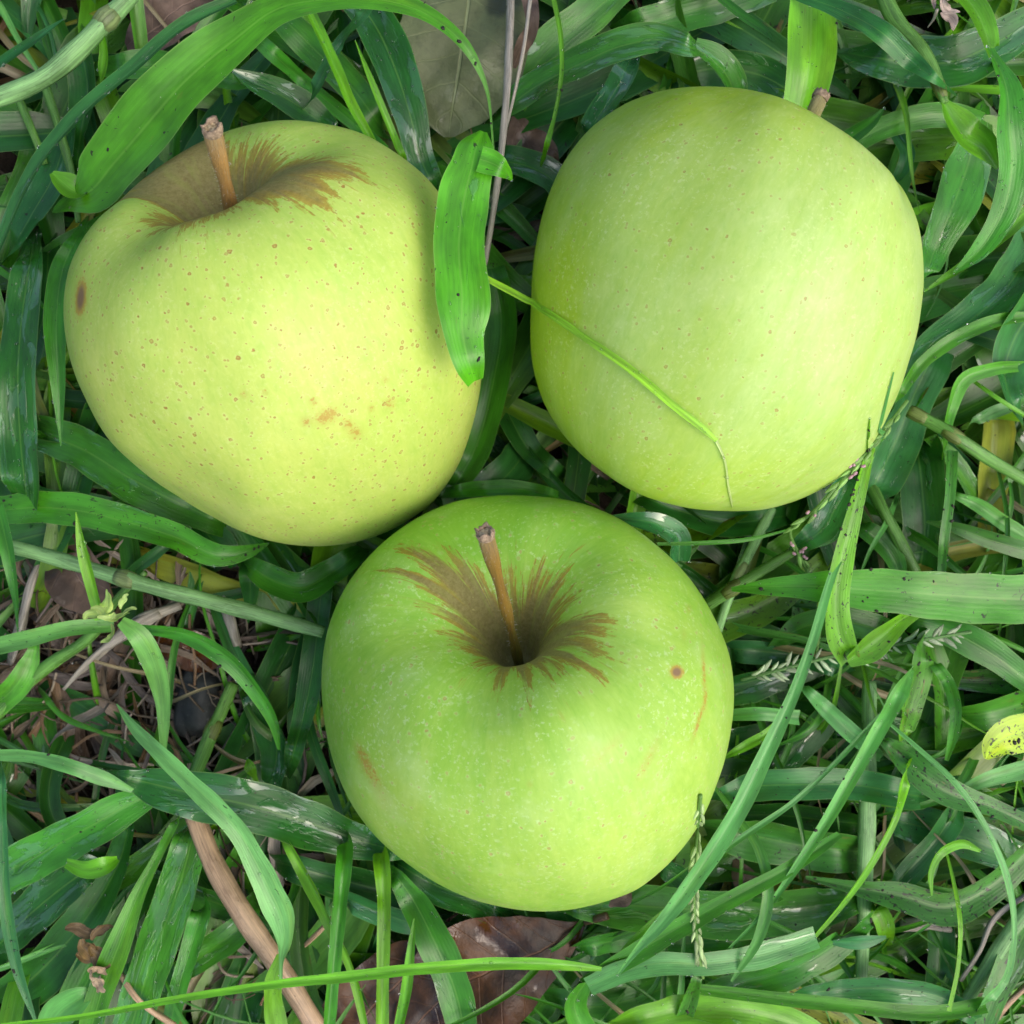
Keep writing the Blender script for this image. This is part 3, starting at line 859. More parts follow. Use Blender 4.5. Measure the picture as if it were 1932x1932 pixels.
def blade(label, z, col, wet, spot, pts, roll=None, fold=None, wav=None, over=False, col2=None, cat='grass blade', group=GB, name='grass_leaf', off=0.0006, mat=None, parent=None):
    seed = R.random()
    zl = z if isinstance(z, (list, tuple)) else [z - 3, z, z - 1.5]
    pz = np.interp(np.linspace(0, 1, len(pts)), np.linspace(0, 1, len(zl)), zl) / 1000.0
    pts = list(pts); pz = list(pz)
    if label and not over and parent is None and not any(k_ in label for k_ in NO_DIP):
        for end in (0, 1):
            p_, q_ = (pts[0], pts[1]) if end == 0 else (pts[-1], pts[-2])
            if p_[2] > 9 and 0 < p_[0] < 1932 and 0 < p_[1] < 1932:
                L_ = math.hypot(p_[0] - q_[0], p_[1] - q_[1]); e_ = min(60, max(26, p_[2] * 1.0))
                ux, uy = (p_[0] - q_[0]) / L_, (p_[1] - q_[1]) / L_
                z0 = pz[0] if end == 0 else pz[-1]
                new = [(p_[0] + ux * e_ * .55, p_[1] + uy * e_ * .55, p_[2] * .72), (p_[0] + ux * e_, p_[1] + uy * e_, max(2, p_[2] * .2))]
                nz = [max(.002, z0 - .007), max(.001, z0 - .016)]
                if end == 0: pts = new[::-1] + pts; pz = nz[::-1] + pz
                else: pts = pts + new; pz = pz + nz
    d = sum(math.hypot(pts[i + 1][0] - pts[i][0], pts[i + 1][1] - pts[i][1]) for i in range(len(pts) - 1))
    n = int(min(90, max(16, d / 9)))
    rs = catmull([(p[0], p[1], p[2], zz) for p, zz in zip(pts, pz)], n)
    C = np.array([(lift(a, b, c, off) if over else P(a, b, c)) for a, b, c in zip(rs[:, 0], rs[:, 1], rs[:, 3])])
    if over:
        kz = np.array([.25, .5, .25])
        for _ in range(3):
            C[1:-1, 2] = np.maximum(C[1:-1, 2], np.convolve(C[:, 2], kz, 'same')[1:-1])
    W = np.maximum(rs[:, 2], 0.8) * FOVK * (CAMZ - C[:, 2]) / 1932.0
    r0 = R.uniform(-.45, .45) if roll is None else roll
    tt = np.linspace(0, 1, n)
    ro = r0 + R.uniform(-.25, .25) * np.sin(tt * 5 + seed * 6) if roll is None else np.interp(tt, np.linspace(0, 1, len(roll)), roll) if isinstance(roll, (list, tuple)) else np.full(n, roll)
    W = W / np.maximum(np.cos(ro), 0.35)
    c = np.array(PAL[col]) * R.uniform(0.85, 1.18) * np.array([R.uniform(.9, 1.15), 1, R.uniform(.8, 1.25)])
    r = ribbon(C, W, ro, 8, R.uniform(.15, .5) if fold is None else fold, R.uniform(.03, .10) if wav is None else wav, R.uniform(110, 230), seed, tuple(c), wet, spot,
               tuple(PAL[col2]) if col2 else None)
    V = r[0]
    if not over: push_out(V)
    for _ in range(int(n * (.5 + wet * 1.2))):
        k_ = R.randrange(len(V)); k2 = min(len(V) - 1, k_ + 1); f_ = R.random()
        DEW.append(V[k_] * (1 - f_) + V[k2] * f_ if (k_ % 9) != 8 else V[k_])
    if spot >= .15:
        for _ in range(int(n * spot * .55)):
            k_ = R.randrange(len(V)); f_ = R.random()
            CRUMB.append(V[k_] * (1 - f_) + V[k_ + 1] * f_ if (k_ % 9) != 8 else V[k_])
    o = place_mesh(name, r, mat or LEAF, parent)
    if parent is None: tag(o, label, cat, group)
    return o


def stem(label, z, col, pts, nodes=(), name='grass_stalk', cat='grass stalk', group=GS, wob=0.06, mat=None):
    seed = R.random()
    zl = z if isinstance(z, (list, tuple)) else [z - 2, z, z - 2]
    pz = np.interp(np.linspace(0, 1, len(pts)), np.linspace(0, 1, len(zl)), zl) / 1000.0
    d = sum(math.hypot(pts[i + 1][0] - pts[i][0], pts[i + 1][1] - pts[i][1]) for i in range(len(pts) - 1))
    n = int(min(80, max(14, d / 9)))
    rs = catmull([(p[0], p[1], p[2], zz) for p, zz in zip(pts, pz)], n)
    C = np.array([P(a, b, c) for a, b, c in zip(rs[:, 0], rs[:, 1], rs[:, 3])])
    rad = rs[:, 2] * FOVK * (CAMZ - C[:, 2]) / 3864.0
    for nd in nodes:
        i = int(nd * (n - 1)); rad *= 1 + 0.15 * np.exp(-((np.arange(n) - i) / 1.6) ** 2)
    c = np.array(PAL[col]) * R.uniform(.9, 1.12)
    r = tube(C, rad, 12, tuple(c), seed, wob)
    push_out(r[0])
    o = place_mesh(name, r, mat or STALK)
    tag(o, label, cat, group)
    for nd in nodes:
        i = min(n - 3, max(2, int(nd * (n - 1))))
        rr = tube(C[i - 2:i + 3], rad[i - 2:i + 3] * np.array([1.01, 1.05, 1.09, 1.05, 1.01]), 12, tuple(np.array(PAL[col]) * .5 + np.array((.07, .04, .015))), seed)
        place_mesh('node', rr, STALK, o)
    return o


# ---- top left
blade('broadest bright green blade sweeping down from the top edge past the orange-stemmed apple', [60, 66, 68, 66, 60, 56, 52, 48], 'bb', .12, .15,
      [(932, 285, 3), (912, 150, 9), (880, 90, 20), (800, 24, 30), (725, 0, 40), (620, -2, 46), (525, 15, 58), (440, 75, 84), (350, 150, 104), (270, 240, 120), (210, 310, 112), (165, 362, 84), (135, 378, 40)], roll=[0, 0, .1, .15, .1, -.1], fold=.22, wav=.07)
blade('long blue-green blade arching down the left edge beside the broadest blade', [58, 60, 54, 44, 36], 'u', .35, .05,
      [(445, 0, 26), (350, 45, 30), (260, 120, 32), (150, 215, 33), (65, 320, 32), (20, 410, 28), (-15, 500, 20)], roll=-.35, fold=.5, wav=.02)
stem('thick light green sheath with a brown joint in the top left corner', 44, 'ps', [(-20, 190, 34), (75, 150, 36), (150, 90, 38), (190, 48, 36), (250, -10, 30)], nodes=(.82,))
blade('short dark blue-green blade with its tip above the light green sheath', [30, 42, 48], 'u', .2, .05, [(-20, 135, 26), (60, 80, 27), (120, 36, 3)], roll=.3)
blade('small light blade hanging from the brown joint top left', [44, 40, 34], 'b', .1, 0, [(188, 45, 8), (197, 95, 20), (190, 150, 16), (187, 172, 5)])
stem('greenish stem slanting down the left side under the sheath', 26, 'st', [(30, 175, 16), (60, 245, 15), (85, 310, 13)])
stem('slanting olive stem ending beside the left side of the yellow apple', 28, 'st', [(85, 160, 16), (110, 240, 17), (135, 330, 14), (148, 420, 10)])
blade('dark blade with grey sheen pointing left above the yellow apple', [36, 32, 26], 'd', .9, .1, [(430, 128, 3), (470, 150, 34), (530, 178, 56), (600, 225, 50), (640, 260, 30)], roll=.2)
blade('long smooth green blade slanting behind the yellow apple top', [26, 28, 24], 'g', .2, .05, [(470, 60, 22), (575, 155, 25), (675, 240, 24), (740, 300, 20)])
blade('thin bright blade with square top crossing above the yellow apple', [44, 48, 46], 'b', .05, 0, [(583, 18, 18), (628, 115, 21), (665, 200, 19), (703, 268, 14)], fold=.6)
blade('narrow bright blade with sharp tip above the right shoulder of the yellow apple', [50, 48, 42], 'b', .05, 0, [(670, 76, 2), (708, 172, 13), (740, 250, 14), (765, 310, 14)], fold=.6)
blade('bluish strip crossing behind the thin square-topped blade', [36, 34, 30], 'u', .3, .05, [(702, 5, 22), (640, 85, 24), (578, 200, 20)])
blade('broad wet dark blade between the dead leaf and the yellow apple', [24, 30, 30, 24], 'd', .95, .1, [(655, -25, 60), (710, 50, 76), (750, 140, 78), (775, 220, 66), (795, 300, 52), (822, 360, 36)], roll=.15)
blade('mid green blade running down behind the bluish strip', [20, 26, 22], 'g', .3, .05, [(520, 20, 40), (590, 90, 56), (660, 160, 54), (720, 240, 40)])
blade('dark blade tucked under the thick light green sheath', [20, 22, 20], 'd', .4, .1, [(150, 90, 50), (162, 170, 56), (150, 250, 46), (140, 330, 30)])
blade('green blade crossing left of the dark gap behind the orange stem', [20, 24, 20], 'g', .3, .1, [(195, 130, 40), (290, 125, 60), (380, 140, 50), (470, 160, 30)])
blade('wet blade curving past the left rim of the yellow apple', [22, 26, 20], 'u', .6, .1, [(20, 470, 40), (60, 400, 60), (100, 330, 66), (125, 250, 50)])
blade('pointed blade hanging down left of the yellow apple', [30, 42, 44, 40], 'g', .35, .1, [(155, 430, 20), (120, 500, 40), (106, 600, 42), (110, 720, 26), (115, 842, 2)], roll=.2)
blade('wide wet blade standing upright along the left edge', [22, 30, 26], 'd', .9, .15, [(60, 470, 50), (42, 580, 72), (32, 700, 76), (36, 820, 76), (48, 935, 70)], roll=-.1)
blade('dark blade running down beside the wide wet one at left', [16, 22, 18], 'd', .4, .1, [(90, 470, 50), (85, 570, 46), (60, 680, 40), (40, 760, 20)])
blade('deep green blade behind the left rim of the pointed hanging blade', [14, 18, 14], 'g', .3, .1, [(0, 500, 60), (25, 400, 66), (60, 300, 50), (70, 210, 30)])

# ---- between the apples
blade('bright green blade with torn top leaning on the right side of the yellow apple', [64, 68, 70, 73, 75, 74, 70], 'bb', .35, .15,
      [(912, 248, 14), (903, 266, 52), (889, 320, 86), (872, 400, 98), (866, 470, 92), (872, 550, 96), (874, 630, 80), (889, 695, 54), (896, 720, 34)], over=True, off=.0012, roll=[.1, .3, .2, .4, .25], fold=.16, wav=.09)
blade(None, [62, 61, 59], 'b', .1, .05, [(906, 300, 40), (935, 305, 40), (958, 316, 46), (966, 322, 34)], over=True, off=.0016, name='torn_flap', parent=None) if False else None
blade('thin blade with brown tip lying across the left side of the pale green apple', [50, 54, 54, 52, 50], 'yb', .05, .1,
      [(916, 524, 12), (1000, 570, 13), (1100, 635, 14), (1200, 705, 15), (1270, 765, 14), (1330, 812, 12), (1352, 832, 8)], over=True, off=.0014, roll=0, fold=.3, wav=.02)
blade('whitish dried thread trailing below the thin blade on the pale green apple', [54, 50, 40], 'th', 0, 0,
      [(1350, 828, 6), (1368, 870, 4), (1374, 915, 4), (1384, 965, 5)], over=True, off=.0005, roll=0, wav=0, name='dry_thread', cat='dry thread', group=None)
stem('grey weathered straw standing between the two upper apples', [30, 44, 40], 'gr', [(964, -20, 14), (962, 60, 16), (958, 150, 15), (948, 270, 13), (934, 380, 12), (915, 500, 10)], name='dry_straw', cat='straw', group='dry straws')
stem('thin brown straw beside the olive dead leaf', [34, 40, 36], 'gr', [(1002, -15, 7), (988, 90, 7), (965, 200, 6), (940, 295, 5)], name='dry_straw', cat='straw', group='dry straws')
blade('thin bright wiry blade curving left above the pale green apple', [40, 44, 40], 'b', 0, .2, [(1042, -15, 8), (1057, 60, 9), (1060, 130, 8), (1046, 220, 8), (1027, 290, 10)], fold=.3)
blade('dark blade behind the straw between the upper apples', [16, 20, 16], 'd', .5, .1, [(930, 300, 50), (990, 310, 56), (1040, 335, 60), (1080, 400, 50)])
blade('deep blade sunk between the yellow and green apples', [10, 14, 10], 'd', .4, .1, [(920, 700, 50), (960, 780, 50), (1000, 850, 44), (1060, 900, 30)])
blade('dark blade curving under the right rim of the yellow apple', [16, 20, 14], 'g', .3, 0, [(925, 500, 50), (945, 600, 60), (930, 720, 60), (890, 860, 60), (850, 930, 40)])
blade('green blade lying flat just above the green apple', [16, 18, 14], 'm', .2, .05, [(835, 930, 18), (920, 922, 30), (1000, 925, 28), (1060, 940, 20)])
blade('pale wet folded blade tip right of the green apple top', [34, 38, 36, 30], 'u', .9, .1, [(1150, 974, 3), (1200, 980, 30), (1245, 990, 42), (1280, 1015, 46), (1282, 1060, 34)], roll=.2)

# ---- top right
blade('broad shiny blade bending over left above the pale green apple', [24, 34, 40, 40], 'g', .85, .1, [(950, 205, 50), (1016, 158, 62), (1091, 120, 66), (1176, 84, 62), (1246, 74, 56), (1315, 92, 34)], roll=[.2, .3, .1, -.2])
blade('short end of a bent blade dropping behind the pale green apple top', [40, 36, 30], 'g', .8, .1, [(1312, 88, 34), (1350, 112, 60), (1380, 150, 62), (1390, 190, 50)], roll=.3)
blade('dark blade slanting up left of the shiny bent blade', [18, 24, 20], 'g', .4, .1, [(965, 190, 60), (1030, 100, 72), (1110, 30, 66), (1180, -30, 50)])
blade('glossy blade stub pointing down to the pale green apple crown', [24, 28, 24], 'u', .95, 0, [(1185, 120, 40), (1160, 170, 48), (1130, 215, 46), (1105, 260, 40)])
blade('bright broad upright blade behind the stem of the pale green apple', [38, 40, 34], 'b', .35, .2, [(1532, -20, 86), (1532, 50, 94), (1528, 120, 92), (1512, 205, 70), (1495, 260, 50)], roll=.05)
blade('long bluish blade running down right from the top edge', [40, 52, 46], 'u', .3, .05, [(1490, -15, 18), (1590, 20, 34), (1665, 62, 38), (1716, 112, 34), (1785, 165, 10)], roll=-.3)
stem('dark green stem going down to the twisted leaf at top right', [40, 44, 46], 'st', [(1660, -20, 28), (1690, 40, 30), (1735, 90, 28), (1768, 155, 22), (1783, 195, 14)], nodes=(.9,))
blade('twisted yellow-green leaf curl at the right of the pale green apple', [46, 46, 42], 'b', .05, .05, [(1780, 190, 12), (1800, 225, 52), (1826, 258, 66), (1858, 280, 52), (1882, 318, 10)], roll=.2, col2='b')
blade('large green blade drooping from the yellow-green curl at the right edge', [44, 50, 46, 40, 36], 'g', .45, .15, [(1868, 90, 20), (1900, 160, 50), (1908, 240, 66), (1912, 310, 66), (1893, 400, 56), (1846, 475, 34), (1800, 515, 6)], roll=[.4, .1, -.1])
blade('narrow blade whose tip meets the right side of the pale green apple', [30, 34, 36], 'b', .2, 0, [(1945, 395, 26), (1880, 455, 24), (1820, 500, 20), (1744, 550, 3)])
blade('broad dark leaf under the bluish blade at top right', [26, 30, 28], 'd', .8, .1, [(1640, 105, 70), (1720, 118, 92), (1800, 115, 96), (1880, 80, 80), (1950, 40, 60)], roll=-.2)
blade('wide blade dropping past the right shoulder of the pale green apple', [24, 30, 26], 'g', .7, .1, [(1845, 250, 60), (1825, 320, 92), (1795, 400, 88), (1765, 470, 60), (1745, 530, 30)], roll=.2)
blade('dark blade slanting in from the right edge below the narrow tipped blade', [22, 28, 24], 'u', .7, .1, [(1960, 440, 66), (1900, 540, 74), (1820, 610, 60), (1745, 660, 40), (1700, 720, 14)])
blade('pointed blade spreading right of the pale green apple stem', [22, 28, 30], 'g', .3, .05, [(1560, 290, 26), (1610, 255, 34), (1650, 225, 18), (1668, 204, 3)])
blade('sloping green blade right of the hidden-stem apple under the twisted leaf', [20, 24, 20], 'g', .4, .1, [(1590, 280, 40), (1680, 235, 42), (1780, 215, 40), (1850, 230, 30)])
blade('small curled blade below the twisted leaf stem', [18, 22, 18], 'u', .3, 0, [(1690, 250, 24), (1712, 290, 28), (1700, 325, 22), (1680, 350, 8)])
blade('green blade along the top edge right of centre', [20, 24, 20], 'g', .5, .1, [(1180, 60, 50), (1270, 30, 64), (1360, 5, 64), (1460, -25, 50)])
blade('thin pointed blade above the pale green apple crown', [28, 32, 34], 'g', .1, .05, [(1345, -15, 16), (1400, 30, 18), (1440, 58, 14), (1460, 78, 2)])
blade('shadowed blade behind the crown of the pale green apple', [14, 18, 14], 'd', .5, .1, [(1270, 150, 60), (1340, 130, 66), (1430, 140, 66), (1520, 190, 50)])
blade('bright blade in the top right corner', [34, 40, 36], 'b', .2, .1, [(1810, -25, 44), (1850, 30, 60), (1865, 70, 48), (1872, 110, 20)])
blade('curving blade at right edge below the drooping green blade', [28, 34, 30], 'm', .3, .05, [(1960, 596, 16), (1880, 606, 24), (1800, 640, 26), (1735, 690, 24), (1690, 760, 12)])
blade('big leaf entering at the right edge beside the pale green apple', [24, 30, 26], 'u', .4, .1, [(1975, 560, 90), (1920, 640, 104), (1900, 700, 70), (1925, 790, 24)], roll=.3)

# ---- left middle
blade('broad blade running under the lower left of the yellow apple', [14, 22, 22, 16], 'g', .7, .1, [(70, 815, 60), (150, 845, 76), (250, 905, 80), (350, 955, 70), (430, 990, 50)], roll=.1)
blade('spotted blade reaching right under the yellow apple from the left edge', [24, 28, 28, 22], 'g', .45, .45, [(-20, 965, 56), (60, 957, 60), (140, 962, 60), (240, 985, 58), (330, 1012, 50), (420, 1048, 40), (470, 1040, 24), (506, 1026, 4)], roll=[.2, .1, .3, -.3])
stem('long pale ribbed stem crossing the left half below the yellow apple', [26, 30, 24], 'ps', [(-20, 1022, 26), (60, 1040, 28), (150, 1066, 28), (250, 1096, 29), (420, 1140, 30), (540, 1172, 28), (610, 1192, 24)], nodes=(.42,))
blade('small upright bright blade standing on the pale sprout at left', [40, 46, 50], 'b', .05, .05, [(192, 1170, 24), (175, 1110, 26), (158, 1040, 22), (144, 966, 3)], fold=.7, roll=.2)
blade('light blade curving down from the pale sprout', [46, 46, 38, 30], 'p', .05, .05, [(228, 1172, 20), (262, 1200, 40), (290, 1250, 40), (306, 1320, 28), (308, 1420, 12)], roll=.2)
blade('long arched blade running right from the pale sprout', [40, 44, 40, 30], 'g', .4, .2, [(265, 1186, 18), (350, 1198, 28), (425, 1240, 34), (480, 1300, 32), (515, 1360, 24), (527, 1415, 6)])
blade('pale blade running left from the pale sprout to the edge', [38, 42, 38], 'p', .2, .2, [(215, 1182, 22), (130, 1188, 28), (60, 1204, 32), (-20, 1222, 34)])
stem('dark stem slanting from the pale sprout to the left edge', [34, 26, 20], 'st', [(205, 1165, 16), (160, 1210, 22), (100, 1250, 24), (40, 1300, 26), (-10, 1350, 28)])
stem('dark thin stem rising from the sprout towards the yellow apple', [20, 28, 30], 'st', [(185, 1175, 18), (240, 1110, 14), (275, 1080, 10)])
blade('curved leaf under the chin of the yellow apple', [18, 24, 22, 16], 'g', .35, .05, [(465, 1062, 30), (510, 1092, 52), (570, 1108, 58), (625, 1080, 50), (680, 1040, 30)], roll=.3)
blade('short blade pointing down under the pale ribbed stem', [20, 18, 10], 'd', .1, 0, [(470, 1070, 34), (472, 1120, 28), (468, 1175, 3)])
blade('dark upright blade along the left side of the green apple', [16, 20, 16], 'd', .4, .05, [(610, 1080, 40), (600, 1170, 44), (590, 1260, 46), (570, 1360, 40), (545, 1450, 24)])
blade('thin blade hanging at the left edge below the spotted blade', [30, 34, 26], 'g', .3, .05, [(-5, 955, 26), (15, 1040, 26), (28, 1120, 18), (34, 1195, 3)])
blade('curly dark leaf between the yellow apple and the left spotted blade', [16, 18, 14], 'd', .3, 0, [(365, 970, 20), (395, 1010, 50), (430, 1045, 40), (440, 1070, 10)], roll=.5)
blade('wet dark leaf in the gap left of the green apple', [12, 16, 12], 'd', .9, .05, [(470, 1290, 40), (500, 1350, 60), (520, 1420, 60), (510, 1480, 40)])
blade('small bright leaf standing in the gap below the arched blade', [20, 24, 22], 'b', 0, 0, [(480, 1465, 10), (470, 1445, 20), (466, 1432, 4)])
blade('green blade curving below the litter at the left edge', [22, 28, 22], 'm', .2, 0, [(-10, 1330, 50), (25, 1300, 46), (55, 1250, 30), (70, 1200, 10)])
blade('thin pointed blade crossing the litter at left', [10, 14, 12], 'g', .1, 0, [(75, 1300, 16), (120, 1350, 18), (180, 1378, 10), (245, 1400, 2)])
stem('green stem passing below the dark stone', [14, 20, 24], 'st', [(440, 1290, 22), (400, 1380, 26), (375, 1440, 26), (350, 1500, 20)], nodes=(.45,))

# ---- bottom left
blade('long pale matte blade with a sharp tip lying over the lower left', [44, 52, 54, 50, 46, 40], 'p', .0, .12,
      [(220, 1328, 2), (252, 1372, 20), (300, 1420, 30), (350, 1468, 34), (405, 1520, 38), (450, 1570, 38), (478, 1620, 44), (508, 1680, 54), (532, 1735, 52), (537, 1780, 26), (531, 1812, 10), (530, 1850, 6)], roll=[.05, .1, -.05], fold=.25, wav=.04)
blade('bright twisted lower end of the long pale matte blade', [40, 36, 30], 'b', .05, .05, [(528, 1800, 12), (516, 1850, 30), (515, 1890, 30), (525, 1960, 34)])
blade('light blade arching in from the left edge to a twist', [40, 44, 38], 'p', .1, .15, [(-20, 1424, 24), (60, 1428, 26), (140, 1448, 28), (200, 1470, 26), (250, 1492, 10)])
blade('broad dark wet blade running into the lower left side of the green apple', [32, 36, 34, 28, 22], 'd', .85, .2, [(212, 1460, 14), (270, 1475, 54), (350, 1495, 86), (460, 1518, 92), (580, 1553, 88), (690, 1590, 60), (775, 1612, 24)], roll=[.15, .1, .2], fold=.3)
blade('broad shiny blade coming from the left edge under the twist', [24, 30, 28], 'g', .85, .15, [(-15, 1660, 80), (90, 1605, 84), (170, 1560, 76), (240, 1520, 64), (290, 1495, 40)], roll=-.1)
blade('dull wet blade with a big pale water patch at lower left', [16, 24, 22], 'd', .95, .05, [(-20, 1800, 70), (50, 1730, 76), (110, 1680, 76), (165, 1640, 54)], roll=.1)
blade('small yellow-green leaf curled on the dull wet blade', [32, 36, 32], 'b', .1, 0, [(125, 1628, 16), (160, 1640, 30), (200, 1632, 30), (222, 1620, 10)], roll=.3)
blade('dark broad blade sloping down to the lower left corner', [12, 18, 16], 'd', .35, .1, [(0, 1900, 90), (90, 1820, 86), (170, 1720, 70), (225, 1620, 50), (245, 1540, 30)])
blade('narrow light blade widening towards the bottom left', [34, 38, 34], 'm', .4, .05, [(340, 1535, 12), (300, 1610, 18), (255, 1700, 30), (225, 1780, 48), (195, 1860, 50), (170, 1945, 44)])
blade('wide blade with a long wet streak left of the tan stalk', [22, 28, 24], 'g', .9, .05, [(368, 1560, 56), (335, 1680, 74), (290, 1800, 78), (258, 1900, 74), (240, 1960, 70)], roll=-.1)
stem('thick tan dried stalk slanting to the bottom edge', [24, 28, 22], 't', [(366, 1535, 36), (400, 1622, 40), (450, 1712, 42), (520, 1815, 40), (610, 1960, 38)], nodes=(), name='dry_stalk', cat='dry stalk', group=None, wob=.03)
blade('pale-backed blade standing between the wet streak and the tan stalk', [20, 26, 20], 'g', .5, .1, [(385, 1705, 34), (362, 1780, 36), (335, 1870, 34), (315, 1960, 34)])
blade('light narrow blade crossing right of the tan stalk', [22, 36, 36, 30], 'b', .15, .05, [(520, 1555, 14), (575, 1650, 24), (625, 1745, 24), (660, 1820, 20), (690, 1940, 14)], fold=.6)
blade('ribbed light blade standing upright left of the wet brown leaf', [22, 38, 38, 34], 'm', .15, .05, [(654, 1572, 22), (642, 1700, 27), (632, 1800, 24), (618, 1950, 22)], fold=.7)
blade('bright stalk-like blade standing below the green apple', [20, 34, 34, 30], 'b', .25, .05, [(717, 1585, 22), (724, 1700, 25), (722, 1820, 24), (721, 1950, 24)], fold=.5)
blade('short bright blade with pointed top in front of the brown leaf', [42, 42, 34], 'b', .1, .05, [(782, 1733, 3), (776, 1790, 16), (770, 1850, 20), (752, 1950, 18)], fold=.6)
blade('long thin blade sweeping across the whole bottom', [42, 48, 48, 42], 'b', .1, .1, [(-20, 1938, 10), (150, 1918, 11), (350, 1882, 14), (520, 1856, 16), (650, 1843, 20), (800, 1826, 22), (966, 1817, 22), (1080, 1822, 18), (1135, 1828, 8)], fold=.5, wav=.02, roll=.1)
blade('dark blade bending down over the brown leaf', [22, 28, 24], 'g', .4, .05, [(738, 1640, 24), (780, 1700, 50), (825, 1790, 66), (858, 1870, 66), (878, 1960, 60)])
blade('drooping blade down the lower left edge', [36, 38, 32], 'u', .1, .2, [(2, 1440, 14), (4, 1560, 20), (10, 1700, 24), (30, 1820, 22), (70, 1935, 4)])
blade('pale leaf poking up at the lower left corner', [30, 36, 34], 'p', .3, .05, [(80, 1960, 40), (115, 1910, 60), (150, 1885, 46), (180, 1868, 8)], roll=.2)
blade('green blade end between tan stalk and wet streak near the bottom', [14, 18, 14], 'g', .6, .1, [(345, 1830, 40), (400, 1790, 56), (450, 1750, 50), (480, 1700, 30)])
blade('dark wide blade under the green apple lower left', [14, 18, 14], 'd', .5, .1, [(530, 1630, 40), (620, 1655, 60), (720, 1680, 60), (820, 1700, 50)])
blade('glossy blade tucked under the bottom of the green apple', [14, 20, 16], 'd', .9, .1, [(740, 1625, 50), (820, 1670, 66), (900, 1700, 60), (960, 1730, 40)])
blade('shaded blade ending above the wet brown leaf', [16, 20, 14], 'u', .6, .05, [(640, 1690, 40), (720, 1725, 56), (790, 1745, 46), (840, 1745, 20)])

# ---- right middle
blade('very long blade with ridges slanting down from the pale green apple to the bottom', [40, 44, 50, 52, 48, 40], 'p', .0, .2,
      [(1686, 702, 3), (1650, 840, 10), (1616, 965, 14), (1566, 1095, 16), (1535, 1200, 20), (1500, 1300, 24), (1446, 1418, 32), (1391, 1530, 36), (1316, 1648, 36), (1250, 1738, 28), (1195, 1800, 12), (1165, 1840, 5)], fold=.5, wav=.015, roll=.1, over=True, off=.0008)
blade('bright black-spotted blade folded back at its lower end', [40, 48, 46, 42, 38], 'b', .1, .7, [(1641, 790, 3), (1636, 860, 18), (1612, 960, 30), (1590, 1050, 42), (1578, 1140, 50), (1585, 1200, 56), (1604, 1246, 40)], over=True, roll=[.4, .3, -.1], fold=.35)
blade('light end turned back from the fold of the black-spotted blade', [40, 36, 30], 'b', .1, .35, [(1600, 1248, 24), (1632, 1226, 50), (1672, 1196, 44), (1705, 1168, 30), (1740, 1150, 20)], roll=-.2)
blade('broad flat blade crossing from the right edge below the brown-jointed stem', [36, 40, 38, 32], 'm', .1, .35, [(1970, 1132, 88), (1860, 1128, 92), (1740, 1120, 90), (1620, 1112, 76), (1520, 1106, 48), (1430, 1108, 26), (1380, 1112, 8)], roll=.1, fold=.2)
stem('brown and green stem coming from the right edge towards the pale green apple', [30, 34, 30], 'st', [(1715, 775, 22), (1760, 798, 24), (1810, 828, 24), (1870, 868, 24), (1960, 918, 24)], nodes=(.04, .35))
stem('pale upright stem below the pale green apple', [16, 22, 18], 'ps', [(1456, 960, 20), (1420, 1030, 20), (1395, 1080, 20), (1370, 1140, 18), (1355, 1190, 16)], nodes=(.55,))
stem('stem crossing diagonally right of the green apple', [20, 24, 20], 'st', [(1332, 1142, 24), (1380, 1112, 24), (1440, 1075, 20), (1492, 1044, 18)], nodes=(.35,))
blade('thin stalk-like blade reaching left to the green apple', [36, 38, 38], 'm', 0, 0, [(1240, 1026, 6), (1330, 1024, 8), (1420, 1016, 8), (1486, 1000, 5)], fold=.3)
blade('narrow spotted blade standing right of the folded blade', [28, 32, 28], 's', .1, .5, [(1797, 850, 20), (1792, 940, 20), (1782, 1020, 18), (1776, 1085, 16)])
blade('wide dark blade behind the black-spotted blade', [12, 18, 14], 'd', .5, .1, [(1730, 840, 70), (1740, 920, 80), (1745, 1000, 80), (1735, 1080, 60)])
blade('smooth blue-green blade right of the pale green apple lower side', [14, 20, 16], 'u', .4, .05, [(1780, 640, 70), (1730, 740, 80), (1690, 840, 80), (1640, 940, 70)], roll=.2)
stem('smooth green stem under the black-spotted blade', [14, 20, 16], 'st', [(1625, 880, 22), (1670, 970, 24), (1728, 1080, 24)])
blade('wet blade end behind the flowering spike', [22, 26, 22], 'u', .9, .1, [(1600, 900, 34), (1580, 950, 54), (1550, 1000, 60), (1505, 1030, 26)])
blade('arching blade at the right edge over the brown and green stem', [26, 34, 32, 26], 'm', .2, .05, [(1950, 690, 16), (1870, 696, 24), (1820, 715, 30), (1795, 770, 26), (1780, 850, 12)], roll=.3)
blade('thin blade crossing the right edge below the arching blade', [30, 34, 32], 'b', 0, 0, [(1826, 712, 6), (1880, 750, 9), (1960, 800, 8)])
blade('short speckled blade running to the right edge above the broad flat one', [26, 30, 28], 's', .15, .4, [(1748, 984, 4), (1800, 995, 20), (1870, 1020, 32), (1960, 1045, 34)])
blade('light blade above the speckled one at the right edge', [20, 24, 20], 'p', .3, .1, [(1790, 930, 10), (1840, 950, 24), (1890, 985, 28), (1960, 1030, 24)])
blade('flecked blade with a fold behind the fuzzy spike', [20, 26, 22], 's', .25, .4, [(1464, 1215, 20), (1500, 1190, 44), (1570, 1172, 56), (1650, 1185, 50), (1720, 1220, 26)])
blade('dark blade in the gap right of the green apple', [12, 16, 12], 'd', .3, .05, [(1320, 1150, 40), (1390, 1180, 56), (1460, 1210, 56), (1540, 1260, 40)])
